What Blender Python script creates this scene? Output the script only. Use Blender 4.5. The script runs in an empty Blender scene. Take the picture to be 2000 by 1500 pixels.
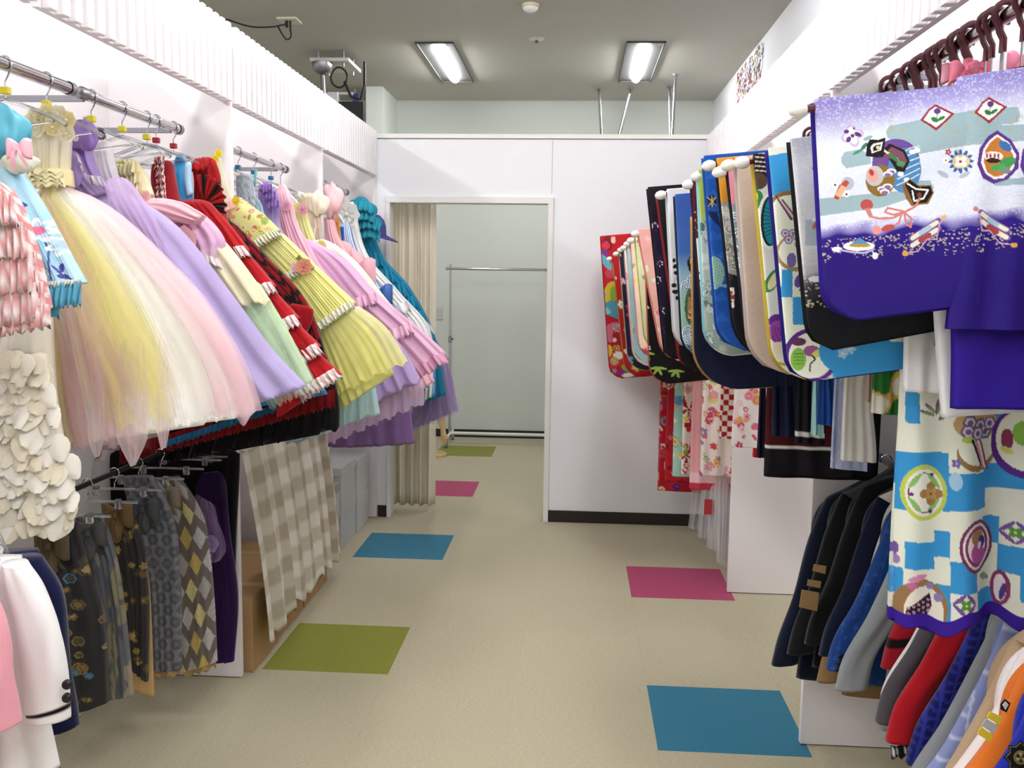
import bpy, bmesh, math, random
import numpy as np
from mathutils import Vector

# ------------------------------------------------------------------ camera, light, exposure
SC = bpy.context.scene
COL = SC.collection
F, PITCH, YAW, ROLL, CAMH = 1834.85, 0.1125, 0.0665, 0.0131, 1.539
cam_d = bpy.data.cameras.new('camera'); cam = bpy.data.objects.new('camera', cam_d); COL.objects.link(cam)
cam_d.sensor_fit = 'HORIZONTAL'; cam_d.sensor_width = 36.0; cam_d.lens = 36.0 * F / 2000.0
cam_d.clip_start = 0.02; cam_d.clip_end = 60
def _cam_axes():
    cy, sy, cp, sp, cr, sr = math.cos(YAW), math.sin(YAW), math.cos(PITCH), math.sin(PITCH), math.cos(ROLL), math.sin(ROLL)
    right = Vector((cy, sy, 0)); fwd0 = Vector((-sy, cy, 0)); up0 = Vector((0, 0, 1))
    fwd = fwd0 * cp - up0 * sp; up = fwd0 * sp + up0 * cp
    r2 = right * cr + up * -(-sr) * 1.0
    return right, up, fwd
_r, _u, _f = _cam_axes()
# image x = X cr - Y sr, image y(down) = X sr + Y cr  with X = along right, Y = along -up
_cr, _sr = math.cos(ROLL), math.sin(ROLL)
_ir = _r * _cr + _u * _sr          # direction that maps to image +x
_iu = _u * _cr - _r * _sr          # direction that maps to image +y up
from mathutils import Matrix
M = Matrix(((_ir.x, _iu.x, -_f.x, 0), (_ir.y, _iu.y, -_f.y, 0), (_ir.z, _iu.z, -_f.z, CAMH), (0, 0, 0, 1)))
cam.matrix_world = M
SC.camera = cam
SC.view_settings.view_transform = 'Standard'; SC.view_settings.look = 'None'
SC.view_settings.gamma = 1.0; SC.view_settings.use_curve_mapping = False
SC.view_settings.exposure = 1.05
CY = SC.cycles; CY.use_light_tree = False; CY.max_bounces = 5; CY.diffuse_bounces = 4; CY.glossy_bounces = 2; CY.transmission_bounces = 3; CY.caustics_reflective = False; CY.caustics_refractive = False; CY.adaptive_threshold = 0.03
LAMP = 27.0            # emission of the ceiling lamp diffusers
wd = bpy.data.worlds.new('world'); SC.world = wd; wd.use_nodes = True
wd.node_tree.nodes['Background'].inputs[0].default_value = (0.9, 0.95, 1, 1)
wd.node_tree.nodes['Background'].inputs[1].default_value = 0.05

IR = np.array(_ir); IU = np.array(_iu); FW = np.array(_f)
def ray(px, py):
    return FW + IR * ((px - 1000) / F) - IU * ((py - 750) / F)
def at(px, py, Y=None, X=None, Z=None):
    r = ray(px, py)
    t = Y / r[1] if Y is not None else (X / r[0] if X is not None else (Z - CAMH) / r[2])
    return np.array([r[0] * t, r[1] * t, r[2] * t + CAMH])
def px_of(x, y, z):
    P = np.stack([x, y, z - CAMH], -1)
    d = P @ FW
    return 1000 + F * (P @ IR) / d, 750 - F * (P @ IU) / d

# ------------------------------------------------------------------ colour + materials
def lin(h):
    h = h.lstrip('#'); c = np.array([int(h[i:i+2], 16) / 255 for i in (0, 2, 4)])
    return np.where(c <= 0.04045, c / 12.92, ((c + 0.055) / 1.055) ** 2.4)
class NT:
    def __init__(s, name):
        s.m = bpy.data.materials.new(name); s.m.use_nodes = True; s.t = s.m.node_tree; s.t.nodes.clear()
    def n(s, typ, ins=None, **kw):
        nd = s.t.nodes.new(typ)
        for k, v in kw.items(): setattr(nd, k, v)
        for k, v in (ins or {}).items():
            if isinstance(v, bpy.types.NodeSocket): s.t.links.new(v, nd.inputs[k])
            else: nd.inputs[k].default_value = v
        return nd
def rgba(h): return (*lin(h), 1.0)
MATS = {}
def solid(name, col, rough=0.6, metal=0.0, bump=0.0, bscale=300.0, var=0.0, vscale=8.0, trans=0.0, ior=1.45, emit=0.0, coat=0.0):
    if name in MATS: return MATS[name]
    t = NT(name); tc = t.n('ShaderNodeTexCoord')
    p = t.n('ShaderNodeBsdfPrincipled', {'Base Color': rgba(col), 'Roughness': rough, 'Metallic': metal, 'Transmission Weight': trans, 'IOR': ior, 'Coat Weight': coat})
    if var:
        nz = t.n('ShaderNodeTexNoise', {'Vector': tc.outputs['Object'], 'Scale': vscale, 'Detail': 4.0})
        mr = t.n('ShaderNodeMapRange', {'Value': nz.outputs['Fac'], 'To Min': 1 - var, 'To Max': 1 + var})
        mx = t.n('ShaderNodeVectorMath', {0: tuple(lin(col)), 'Scale': mr.outputs[0]}, operation='SCALE')
        t.t.links.new(mx.outputs[0], p.inputs['Base Color'])
    if bump:
        nz = t.n('ShaderNodeTexNoise', {'Vector': tc.outputs['Object'], 'Scale': bscale, 'Detail': 2.0})
        b = t.n('ShaderNodeBump', {'Height': nz.outputs['Fac'], 'Strength': bump, 'Distance': 0.002})
        t.t.links.new(b.outputs[0], p.inputs['Normal'])
    if emit:
        p.inputs['Emission Color'].default_value = rgba(col); p.inputs['Emission Strength'].default_value = emit
    o = t.n('ShaderNodeOutputMaterial'); t.t.links.new(p.outputs[0], o.inputs[0])
    MATS[name] = t.m; return t.m
def cloth(name, rough=0.85, sheen=0.25, weave=260.0, bump=0.25, sheer=False, spec=0.25, thru=0.25):
    """woven fabric whose dyed colours come from the mesh's own print attribute"""
    if name in MATS: return MATS[name]
    t = NT(name); tc = t.n('ShaderNodeTexCoord')
    a = t.n('ShaderNodeAttribute', attribute_name='print')
    p = t.n('ShaderNodeBsdfPrincipled', {'Base Color': a.outputs['Color'], 'Roughness': rough, 'Sheen Weight': sheen, 'Sheen Roughness': 0.4, 'Specular IOR Level': spec})
    nz = t.n('ShaderNodeTexNoise', {'Vector': tc.outputs['Object'], 'Scale': weave, 'Detail': 2.0})
    n2 = t.n('ShaderNodeTexNoise', {'Vector': tc.outputs['Object'], 'Scale': 18.0, 'Detail': 3.0})
    ad = t.n('ShaderNodeMath', {0: nz.outputs['Fac'], 1: n2.outputs['Fac']}, operation='ADD')
    b = t.n('ShaderNodeBump', {'Height': ad.outputs[0], 'Strength': bump, 'Distance': 0.006})
    t.t.links.new(b.outputs[0], p.inputs['Normal'])
    sh = p.outputs[0]
    if sheer or thru:
        tr = t.n('ShaderNodeBsdfTranslucent', {'Color': a.outputs['Color'], 'Normal': b.outputs[0]})
        sh = t.n('ShaderNodeMixShader', {0: 0.4 if sheer else thru, 1: sh, 2: tr.outputs[0]}).outputs[0]
    if sheer:
        tp = t.n('ShaderNodeBsdfTransparent')
        sh = t.n('ShaderNodeMixShader', {0: a.outputs['Alpha'], 1: tp.outputs[0], 2: sh}).outputs[0]
    o = t.n('ShaderNodeOutputMaterial'); t.t.links.new(sh, o.inputs[0])
    MATS[name] = t.m; return t.m
FAB = cloth('woven_fabric'); SILK = cloth('printed_silk', rough=0.65, sheen=0.0, weave=420, bump=0.18, spec=0.2, thru=0.0)
SATIN = cloth('satin_fabric', rough=0.38, sheen=0.1, weave=700, bump=0.12, spec=0.5, thru=0.05)
TULLE = cloth('sheer_tulle', sheer=True, bump=0.1); WOOL = cloth('suit_wool', rough=0.95, weave=500, bump=0.3, spec=0.15, thru=0.0)
BROCADE = cloth('brocade', rough=0.5, sheen=0.1, weave=900, bump=0.4, spec=0.5, thru=0.0)
WHITE = solid('white_laminate', '#f0ebec', 0.45, bump=0.03, bscale=60)
WALL = solid('white_wallpaper', '#ebecef', 0.85, bump=0.25, bscale=220, var=0.01)
WALL2 = solid('grey_green_wallpaper', '#d2d7cf', 0.85, bump=0.25, bscale=220, var=0.01)
CEIL = solid('ceiling_board', '#c0bdb3', 0.9, bump=0.15, bscale=160, var=0.015)
CHROME = solid('chrome', '#c9c9cc', 0.14, 1.0); STEEL = solid('brushed_steel', '#9c9ca2', 0.35, 1.0)
CLEAR = solid('clear_plastic', '#f4f6f8', 0.08, trans=0.85, ior=1.35)
BLACK = solid('black_plastic', '#121113', 0.5); DBASE = solid('dark_brown_vinyl', '#2a211f', 0.5)
MAROON = solid('maroon_plastic', '#5a1420', 0.3, coat=0.3)

# ------------------------------------------------------------------ objects
def link(name, data, parent=None, mat=None):
    o = bpy.data.objects.new(name, data); COL.objects.link(o)
    if parent is not None: o.parent = parent
    if mat is not None and not data.materials: data.materials.append(mat)
    return o
def tag(o, label=None, cat=None, group=None, kind=None):
    if label: o['label'] = label
    if cat: o['category'] = cat
    if group: o['group'] = group
    if kind: o['kind'] = kind
    return o
def thing(name, label, cat, loc=(0, 0, 0), group=None, rz=0.0):
    o = bpy.data.objects.new(name, None); COL.objects.link(o); o.empty_display_size = 0.05
    o.location = loc; o.rotation_euler.z = rz
    return tag(o, label, cat, group)
def mesh(name, V, Fc, smooth=True):
    m = bpy.data.meshes.new(name)
    m.from_pydata(np.asarray(V).tolist(), [], [list(map(int, f)) for f in Fc] if not isinstance(Fc, np.ndarray) else Fc.tolist()); m.update()
    if smooth: m.polygons.foreach_set('use_smooth', np.ones(len(m.polygons), bool))
    return m
def colours(m, C):
    C = np.asarray(C, float)
    if C.shape[1] == 3: C = np.concatenate([C, np.ones((len(C), 1))], 1)
    a = m.color_attributes.new('print', 'FLOAT_COLOR', 'POINT'); a.data.foreach_set('color', C.astype(np.float32).ravel())
class MB:
    """collects boxes, tubes and lathes into one mesh"""
    def __init__(s): s.v = []; s.f = []
    def add(s, V, Fc):
        b = len(s.v); s.v += [tuple(p) for p in V]; s.f += [tuple(i + b for i in q) for q in Fc]; return s
    def box(s, x0, x1, y0, y1, z0, z1, bev=0.0):
        bm = bmesh.new(); bmesh.ops.create_cube(bm, size=1.0)
        for v in bm.verts: v.co = Vector(((x0 + x1) / 2 + v.co.x * (x1 - x0), (y0 + y1) / 2 + v.co.y * (y1 - y0), (z0 + z1) / 2 + v.co.z * (z1 - z0)))
        if bev: bmesh.ops.bevel(bm, geom=bm.edges[:], offset=bev, segments=2, affect='EDGES', profile=0.5)
        bm.verts.index_update(); s.add([v.co[:] for v in bm.verts], [[v.index for v in f.verts] for f in bm.faces]); bm.free(); return s
    def tube(s, pts, r, n=8, cap=True):
        pts = [np.array(p, float) for p in pts]; k = len(pts); rr = [r] * k if np.isscalar(r) else r
        base = len(s.v); up = np.array([0.123, 0.31, 0.94])
        for i, p in enumerate(pts):
            d = pts[min(i + 1, k - 1)] - pts[max(i - 1, 0)]; d = d / (np.linalg.norm(d) + 1e-9)
            a = np.cross(d, up)
            if np.linalg.norm(a) < 1e-3: a = np.cross(d, [1, 0, 0])
            a /= np.linalg.norm(a); b = np.cross(d, a)
            for j in range(n):
                th = 2 * math.pi * j / n; s.v.append(tuple(p + rr[i] * (math.cos(th) * a + math.sin(th) * b)))
        for i in range(k - 1):
            for j in range(n):
                s.f.append((base + i * n + j, base + i * n + (j + 1) % n, base + (i + 1) * n + (j + 1) % n, base + (i + 1) * n + j))
        if cap:
            s.f.append(tuple(base + j for j in range(n))[::-1]); s.f.append(tuple(base + (k - 1) * n + j for j in range(n)))
        return s
    def lathe(s, c, prof, n=20, axis='z'):
        base = len(s.v); k = len(prof)
        for r, h in prof:
            for j in range(n):
                th = 2 * math.pi * j / n; a, b = r * math.cos(th), r * math.sin(th)
                q = {'z': (a, b, h), 'y': (a, h, b), 'x': (h, a, b)}[axis]
                s.v.append((c[0] + q[0], c[1] + q[1], c[2] + q[2]))
        for i in range(k - 1):
            for j in range(n):
                s.f.append((base + i * n + j, base + i * n + (j + 1) % n, base + (i + 1) * n + (j + 1) % n, base + (i + 1) * n + j))
        return s
    def build(s, name, mat, parent=None, smooth=False, rel=None):
        V = np.array(s.v)
        if parent is not None and rel is None: V = V - np.array(parent_world(parent))
        o = link(name, mesh(name, V, s.f, smooth), parent, mat)
        if smooth and hasattr(o.data, 'set_sharp_from_angle'): o.data.set_sharp_from_angle(angle=0.7)
        return o
def parent_world(p):
    v = np.zeros(3)
    while p is not None: v = v + np.array(p.location); p = p.parent
    return v
def box(name, x0, x1, y0, y1, z0, z1, mat, parent=None, bev=0.0): return MB().box(x0, x1, y0, y1, z0, z1, bev).build(name, mat, parent)
def struct(name, x0, x1, y0, y1, z0, z1, mat, label=None):
    o = box(name, x0, x1, y0, y1, z0, z1, mat); tag(o, label, None, None, 'structure'); return o
# ------------------------------------------------------------------ cloth: lofted panels with dyed prints
def smooth01(x): x = np.clip(x, 0, 1); return x * x * (3 - 2 * x)
_rs = np.random.RandomState(11); _K = _rs.randn(3, 24, 2) * 1.0; _Ph = _rs.rand(3, 24) * 6.28
def wob(a, b, ch=0):
    """smooth pseudo-noise, about -1..1"""
    s = 0
    for i in range(10): s = s + np.sin(_K[ch, i, 0] * a * 2.2 + _K[ch, i, 1] * b * 2.2 + _Ph[ch, i])
    return s / 4.0
def grain(x, z, seed=0):
    return (np.sin(x * 12989.8 + z * 78233.3 + seed * 37.7) * 43758.5453) % 1.0
class Paint:
    """dyes cloth: X, Z are the design's drawing coordinates of every vertex"""
    def __init__(s, X, Z, u, t, base):
        s.X, s.Z, s.u, s.t = X, Z, u, t
        s.c = np.tile(lin(base) if isinstance(base, str) else base, (len(X), 1)).astype(float)
    def frame(s, ox, oy, k): s.X0, s.Z0 = s.X, s.Z; s.X, s.Z = (s.X - ox) / k, (s.Z - oy) / k; return s
    def put(s, m, col, a=1.0):
        c = lin(col) if isinstance(col, str) else col
        w = (m.astype(float) * a)[:, None]; s.c = s.c * (1 - w) + c * w; return s
    def grad(s, stops, key):
        ks = [k for k, _ in stops]; cs = np.array([lin(c) for _, c in stops])
        s.c = np.stack([np.interp(key, ks, cs[:, i]) for i in range(3)], 1); return s
    def ell(s, cx, cy, rx, ry=None, col='#ffffff', rot=0, a=1.0):
        ry = ry or rx; c, q = math.cos(rot), math.sin(rot); dx, dy = s.X - cx, s.Z - cy
        return s.put(((dx * c + dy * q) / rx) ** 2 + ((-dx * q + dy * c) / ry) ** 2 < 1, col, a)
    def rings(s, cx, cy, r, cols, asp=1.0, rot=0):
        for f, c in cols: s.ell(cx, cy, r * f * asp, r * f, c, rot)
        return s
    def poly(s, pts, col, a=1.0):
        m = np.zeros(len(s.X), bool); n = len(pts)
        for i in range(n):
            x0, y0 = pts[i]; x1, y1 = pts[(i + 1) % n]
            if y0 == y1: continue
            c = ((y0 > s.Z) != (y1 > s.Z)) & (s.X < (x1 - x0) * (s.Z - y0) / (y1 - y0) + x0); m ^= c
        return s.put(m, col, a)
    def rect(s, x0, y0, x1, y1, col, a=1.0): return s.put((s.X > x0) & (s.X < x1) & (s.Z > y0) & (s.Z < y1), col, a)
    def line(s, pts, w, col):
        for (x0, y0), (x1, y1) in zip(pts[:-1], pts[1:]):
            dx, dy = x1 - x0, y1 - y0; L = dx * dx + dy * dy + 1e-9
            k = np.clip(((s.X - x0) * dx + (s.Z - y0) * dy) / L, 0, 1)
            s.put((s.X - x0 - k * dx) ** 2 + (s.Z - y0 - k * dy) ** 2 < (w / 2) ** 2, col)
        return s
    def flower(s, cx, cy, r, col, mid='#f4e9a0', n=5, rot=0.0, edge=None):
        dx, dy = s.X - cx, s.Z - cy; d = np.hypot(dx, dy); th = np.arctan2(dy, dx) + rot
        lobe = 0.55 + 0.45 * np.abs(np.cos(n * th / 2))
        if edge: s.put(d < r * 1.12 * lobe + r * .06, edge)
        s.put(d < r * lobe, col); s.put(d < r * .22, mid); return s
    def wave(s, cx, cy, r, c0, c1, n=3):
        for i in range(n * 2): s.put((np.hypot(s.X - cx, s.Z - cy) < r * (1 - i / (2 * n))) & (s.Z < cy + r * .4), c0 if i % 2 == 0 else c1)
        return s
    def floral(s, seed, pal, n, r0, r1, box, n_p=(5, 6, 8)):
        rs = random.Random(seed)
        for _ in range(n):
            cx, cy = rs.uniform(box[0], box[2]), rs.uniform(box[1], box[3]); r = rs.uniform(r0, r1); k = rs.random()
            c1, c2 = rs.choice(pal), rs.choice(pal)
            if k < .6: s.flower(cx, cy, r, c1, c2, rs.choice(n_p), rs.random() * 6, rs.choice([None, '#f7efe0', c2]))
            elif k < .8: s.ell(cx, cy, r * 1.1, r * .45, c1, rs.random() * 3); s.ell(cx, cy, r * .6, r * .2, c2, rs.random() * 3)
            else: s.rings(cx, cy, r, [(1, c1), (.75, c2), (.45, c1)])
        return s

def interp_stations(st, rows):
    S = np.array(st, float); c = (S[:, 0:2] + S[:, 2:4]) / 2
    d = np.r_[0, np.cumsum(np.linalg.norm(np.diff(c, axis=0), axis=1) + np.abs(np.diff(S[:, 2:4] - S[:, 0:2], axis=0)).sum(1) * .2 + 1e-6)]; d /= d[-1]
    n = len(S); m = np.zeros_like(S)
    for i in range(n):
        if i == 0: m[i] = (S[1] - S[0]) / (d[1] - d[0])
        elif i == n - 1: m[i] = (S[-1] - S[-2]) / (d[-1] - d[-2])
        else: m[i] = ((S[i + 1] - S[i]) / (d[i + 1] - d[i]) * (d[i] - d[i - 1]) + (S[i] - S[i - 1]) / (d[i] - d[i - 1]) * (d[i + 1] - d[i])) / (d[i + 1] - d[i - 1])
    t = np.linspace(0, 1, rows); j = np.clip(np.searchsorted(d, t, 'right') - 1, 0, n - 2)
    h = (d[j + 1] - d[j])[:, None]; s = ((t - d[j]) / (d[j + 1] - d[j]))[:, None]
    return (S[j] * (2 * s**3 - 3 * s**2 + 1) + h * m[j] * (s**3 - 2 * s**2 + s) + S[j + 1] * (-2 * s**3 + 3 * s**2) + h * m[j + 1] * (s**3 - s**2)), t

def loft(name, parent, st, Y, mat, dye, hd=0.03, k=2.2, rows=50, cols=50, back=9, pleat=(0, 0), pamp=None, hem=0.0, hemn=9, wrinkle=0.0, ubias=1.0, seed=0.0, dy=None, cap=True, world=False, corner=0.0, flip=1.0):
    """closed cloth shape; st = rows of (left x, left y, right x, right y[, half depth[, plane shift]]) read off at depth Y.
    front faces -Y. returns (object, front point function)"""
    W = []
    for r in st:
        h = r[4] if len(r) > 4 else hd; sh = r[5] if len(r) > 5 else 0.0
        if world: W.append((r[0], r[1], r[2], r[3], h, sh))
        else:
            L, R = at(r[0], r[1], Y=Y + sh), at(r[2], r[3], Y=Y + sh); W.append((L[0], L[2], R[0], R[2], h, sh))
    S, t = interp_stations(W, rows)
    u = np.linspace(0, 1, cols) ** ubias if flip > 0 else 1 - (np.linspace(0, 1, cols) ** ubias)[::-1]
    ub = np.linspace(1, 0, back + 2)[1:-1]; ua = np.r_[u, ub]; front = np.r_[np.ones(cols, bool), np.zeros(back, bool)]
    U, T = np.meshgrid(ua, t); N = len(ua)
    L, R, H, SH = S[:, 0:2], S[:, 2:4], np.abs(S[:, 4]), S[:, 5]
    soft = (not world) and mat in (FAB, SATIN, TULLE)
    if soft:
        H = H * (.3 + .7 * smooth01(t / .09)); sh_ = (.4 * (1 - np.sqrt(np.clip(t / .07, 0, 1))))[:, None]; cc = (L + R) / 2
        L, R = L + (cc - L) * sh_, R + (cc - R) * sh_
    if corner:
        ln = np.linalg.norm(np.diff((L + R) / 2, axis=0), axis=1); rem = np.r_[np.cumsum(ln[::-1])[::-1], 0]
        q = np.clip(1 - rem / corner, 0, 1); ins = corner * (1 - np.sqrt(np.clip(1 - q * q, 0, 1)))
        L = L.copy(); L[:, 0] += ins
    X = L[:, None, 0] + (R - L)[:, None, 0] * U; Z = L[:, None, 1] + (R - L)[:, None, 1] * U
    prof = np.clip(1 - np.abs(2 * U - 1) ** k, 0, 1) ** (1.0 / k)
    amp, n = pleat; A = amp * (T if pamp is None else pamp(T))
    ph = seed * 1.7 + .5 * wob(T * 1.3 + seed, U * 0 + seed, 1)
    rp = np.random.RandomState(int(abs(seed) * 97 + len(st) * 13 + n * 7 + Y * 101) % 99991); wv = 0
    for q in range(5): wv = wv + np.sin(2 * math.pi * n * rp.uniform(.45, 1.9) * U + rp.rand() * 6.28 + ph * rp.uniform(.4, 1.6)) * rp.uniform(.25, .6) * (1 + .5 * wob(U * 2 + q, T + seed, 2))
    wv = wv * .75
    if amp and soft: wv = wv + .16 * np.sin(2 * math.pi * n * 7.3 * U + 3 * ph) * (1 + .6 * wob(U * 5, T * 2 + seed, 1))
    D = A * wv + wrinkle * wob(U * 3 + seed, T * 3.3 + seed * .3, 0)
    sgn = np.where(np.tile(front, (rows, 1)), -1.0, 1.0)
    Yv = Y + SH[:, None] + sgn * H[:, None] * prof + D * np.clip(prof * 1.6, 0, 1)
    if dy is not None: Yv = Yv + dy(U, T)
    if hem:
        wgt = np.clip((T - .72) / .28, 0, 1) ** 2
        hz = hem * (np.sin(2 * math.pi * hemn * U + seed) * .6 + np.sin(2 * math.pi * hemn * 2.3 * U + 2 * seed) * .4)
        nx, nz = -(R - L)[:, 1], (R - L)[:, 0]; nl = np.hypot(nx, nz) + 1e-9
        X = X - wgt * hz * (-(nx / nl))[:, None]; Z = Z + wgt * hz * (nz / nl)[:, None]
        X = X + 0 * hz
    V = np.stack([X, Yv, Z], -1).reshape(-1, 3)
    i, j = np.meshgrid(np.arange(rows - 1), np.arange(N), indexing='ij'); a = i * N + j; b = i * N + (j + 1) % N
    Fc = np.stack([a, b, b + N, a + N], -1).reshape(-1, 4)
    fl = Fc.tolist(); sheet = mat is TULLE
    if sheet: fl = Fc[(j < cols - 1).reshape(-1)].tolist()
    if cap and not sheet: fl.append(list(range(N))[::-1]); fl.append([(rows - 1) * N + q for q in range(N)])
    Xr, Zr = X.ravel(), Z.ravel()
    PX, PY = px_of(Xr, np.full_like(Xr, Y), Zr)
    C = dye(PX, PY, U.ravel(), T.ravel(), Xr, Zr) if callable(dye) else np.tile(lin(dye), (len(Xr), 1))
    off = parent_world(parent) if parent is not None else np.zeros(3)
    if sheet:
        al = np.asarray(C)[:, 3]; fl = [q for q in fl if max(al[q[0]], al[q[1]], al[q[2]], al[q[3]]) > .02]
        used = np.unique(np.array(fl).ravel()); remap = np.full(len(V), -1); remap[used] = np.arange(len(used)); fl = remap[np.array(fl)].tolist()
        m = mesh(name, (V - off)[used], fl); C = np.asarray(C)[used]
    else: m = mesh(name, V - off, fl)
    colours(m, C)
    o = link(name, m, parent, mat)
    Vg = V.reshape(rows, N, 3)
    def P(uu, tt):
        r = min(rows - 1, max(0, tt * (rows - 1))); i0 = int(r); i1 = min(rows - 1, i0 + 1); fr = r - i0
        row = Vg[i0] * (1 - fr) + Vg[i1] * fr
        return np.array([np.interp(uu, ua[:cols], row[:cols, q]) for q in range(3)])
    return o, P
def strip(name, parent, pts, drop, width, mat, dye, waves=14, amp=0.012, thick=0.002, seed=0, sub=6, hemv=0.006, toward=(0, -1, 0)):
    """a gathered frill sewn along pts and hanging along drop"""
    pts = np.array(pts, float); s = np.r_[0, np.cumsum(np.linalg.norm(np.diff(pts, axis=0), axis=1))]; n = max(24, waves * sub)
    q = np.linspace(0, s[-1], n); C = np.stack([np.interp(q, s, pts[:, i]) for i in range(3)], 1); e = q / s[-1]
    drop = np.array(drop, float); drop /= np.linalg.norm(drop); tw = np.array(toward, float)
    rows = 4; V = []; U = []; T = []
    for side in (0, 1):
        for r in range(rows):
            f = r / (rows - 1); w = np.sin(2 * math.pi * waves * e + seed) + .5 * np.sin(2 * math.pi * waves * 1.6 * e + 2 * seed)
            V.append(C + drop * (f * width + f * hemv * np.cos(2 * math.pi * waves * 2 * e)[:, None]) + tw * ((.006 + amp * f) * (1 + .7 * w) - side * thick)[:, None]); U.append(e); T.append(np.full(n, f))
    V = np.concatenate(V); U = np.concatenate(U); T = np.concatenate(T); Fc = []
    for side in (0, 1):
        for r in range(rows - 1):
            b = side * rows * n + r * n
            for i in range(n - 1):
                f = (b + i, b + i + 1, b + n + i + 1, b + n + i); Fc.append(f if side == 0 else f[::-1])
    b0, b1 = (rows - 1) * n, (2 * rows - 1) * n
    for i in range(n - 1): Fc.append((b0 + i, b0 + i + 1, b1 + i + 1, b1 + i))
    Cc = dye(V[:, 0], V[:, 2], U, T) if callable(dye) else np.tile(lin(dye), (len(V), 1))
    m = mesh(name, V - parent_world(parent), Fc); colours(m, Cc); return link(name, m, parent, mat)
_bl = {}
def blossom(name, parent, c, r, col, mid, mat=None, n=6, seed=0):
    """a fabric flower: two whorls of cupped petals and a bead"""
    V = []; Fc = []; C = []
    for w, (rr, lift, ro) in enumerate(((1.0, .15, 0), (.62, .45, .5))):
        for i in range(n):
            th = 2 * math.pi * (i + ro) / n + seed; b = len(V)
            for a in (0, .5, 1):
                for q in (-1, 0, 1):
                    wd_ = (.3, .66, .62)[int(a * 2)]; rad = r * rr * (.1 + .9 * a) * (1 - .14 * abs(q) * a)
                    x = rad * math.cos(th + q * wd_ * .9); z = rad * math.sin(th + q * wd_ * .9)
                    V.append((c[0] + x, c[1] - r * lift * (1 - .5 * a * abs(q)) - r * .25 * a * (1 - w * .3), c[2] + z))
                    C.append(lin(col) * (1 if w == 0 else .9) * (1 - .12 * (1 - a)))
            for a in range(2):
                for q in range(2): k = b + a * 3 + q; Fc.append((k, k + 1, k + 4, k + 3))
    b = len(V)
    for i in range(8):
        for h, rr in ((0, .16), (.12, .12)):
            V.append((c[0] + r * rr * math.cos(i * .785), c[1] - r * .55 - r * h, c[2] + r * rr * math.sin(i * .785))); C.append(lin(mid))
    for i in range(8): Fc.append((b + 2 * i, b + 2 * ((i + 1) % 8), b + 2 * ((i + 1) % 8) + 1, b + 2 * i + 1))
    Fc.append(tuple(b + 2 * i + 1 for i in range(8)))
    m = mesh(name, np.array(V) - parent_world(parent), Fc); colours(m, C); return link(name, m, parent, mat or FAB)
def bow(name, parent, c, w, col, mat=None):
    """two puffed loops, a knot and two tails"""
    c = np.array(c, float); V = []; Fc = []
    for sgn in (-1, 1):
        b = len(V)
        for i in range(7):
            f = i / 6; hw = w * (.1 + .32 * math.sin(math.pi * min(1, f * .62 + .02))); dp = w * .2 * math.sin(math.pi * f)
            for j in range(8):
                th = 2 * math.pi * j / 8; V.append(c + [sgn * w * .55 * f, -.01 - dp * (.5 + .5 * math.cos(th)), hw * math.sin(th) - .1 * w * f])
        for i in range(6):
            for j in range(8): k = b + i * 8; Fc.append((k + j, k + (j + 1) % 8, k + 8 + (j + 1) % 8, k + 8 + j))
        Fc.append(tuple(b + 48 + j for j in range(8)))
        b = len(V)
        for i in range(5):
            f = i / 4
            for e in (-1, 1): V.append(c + [sgn * w * (.05 + .25 * f) + e * w * .1, -.012 - .01 * math.sin(4 * f), -w * .8 * f - e * .03 * w * sgn])
        for i in range(4): k = b + 2 * i; Fc.append((k, k + 1, k + 3, k + 2))
    b = len(V)
    for i in range(8):
        for h in (-1, 1): V.append(c + [w * .09 * math.cos(i * .785), -.02 - w * .08 * math.sin(i * .785) - .01, h * w * .1])
    for i in range(8): Fc.append((b + 2 * i, b + 2 * ((i + 1) % 8), b + 2 * ((i + 1) % 8) + 1, b + 2 * i + 1))
    V = np.array(V); m = mesh(name, V - parent_world(parent), Fc); colours(m, np.tile(lin(col), (len(V), 1))); return link(name, m, parent, mat or SATIN)
def puff(name, parent, c, r, col, mat=None, n=30, m_=17, folds=9, sq=(1, .7, 1)):
    """a gathered puffed sleeve"""
    V = []; Fc = []
    for i in range(m_):
        ph = math.pi * (.02 + .96 * i / (m_ - 1))
        for j in range(n * 2):
            th = math.pi * j / n; rr = r * (1 + .1 * (1 - 2 * abs(math.sin(folds * th * .5 + .5 * math.sin(2 * ph + folds)))) * math.sin(ph) + .09 * math.sin(2 * th + 3 * ph + folds) + .07 * math.sin(3 * th - 4 * ph))
            V.append((c[0] + sq[0] * rr * math.sin(ph) * math.cos(th), c[1] + sq[1] * rr * math.sin(ph) * math.sin(th), c[2] + sq[2] * rr * math.cos(ph)))
    N = n * 2
    for i in range(m_ - 1):
        for j in range(N): Fc.append((i * N + j, i * N + (j + 1) % N, (i + 1) * N + (j + 1) % N, (i + 1) * N + j))
    Fc.append(tuple(range(N))[::-1]); Fc.append(tuple((m_ - 1) * N + j for j in range(N)))
    V = np.array(V); mm = mesh(name, V - parent_world(parent), Fc); colours(mm, np.tile(lin(col), (len(V), 1))); return link(name, mm, parent, mat or FAB)
def mix(a, b, w): return a * (1 - w[:, None]) + b * w[:, None]
def dye_t(stops, noise=0.04):
    """colour running from neck to hem"""
    ks = [k for k, _ in stops]; cs = np.array([lin(c) for _, c in stops])
    def f(PX, PY, u, t, x, z):
        c = np.stack([np.interp(t, ks, cs[:, i]) for i in range(3)], 1); return c * (1 + noise * wob(u * 9, t * 7)[:, None])
    return f
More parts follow.
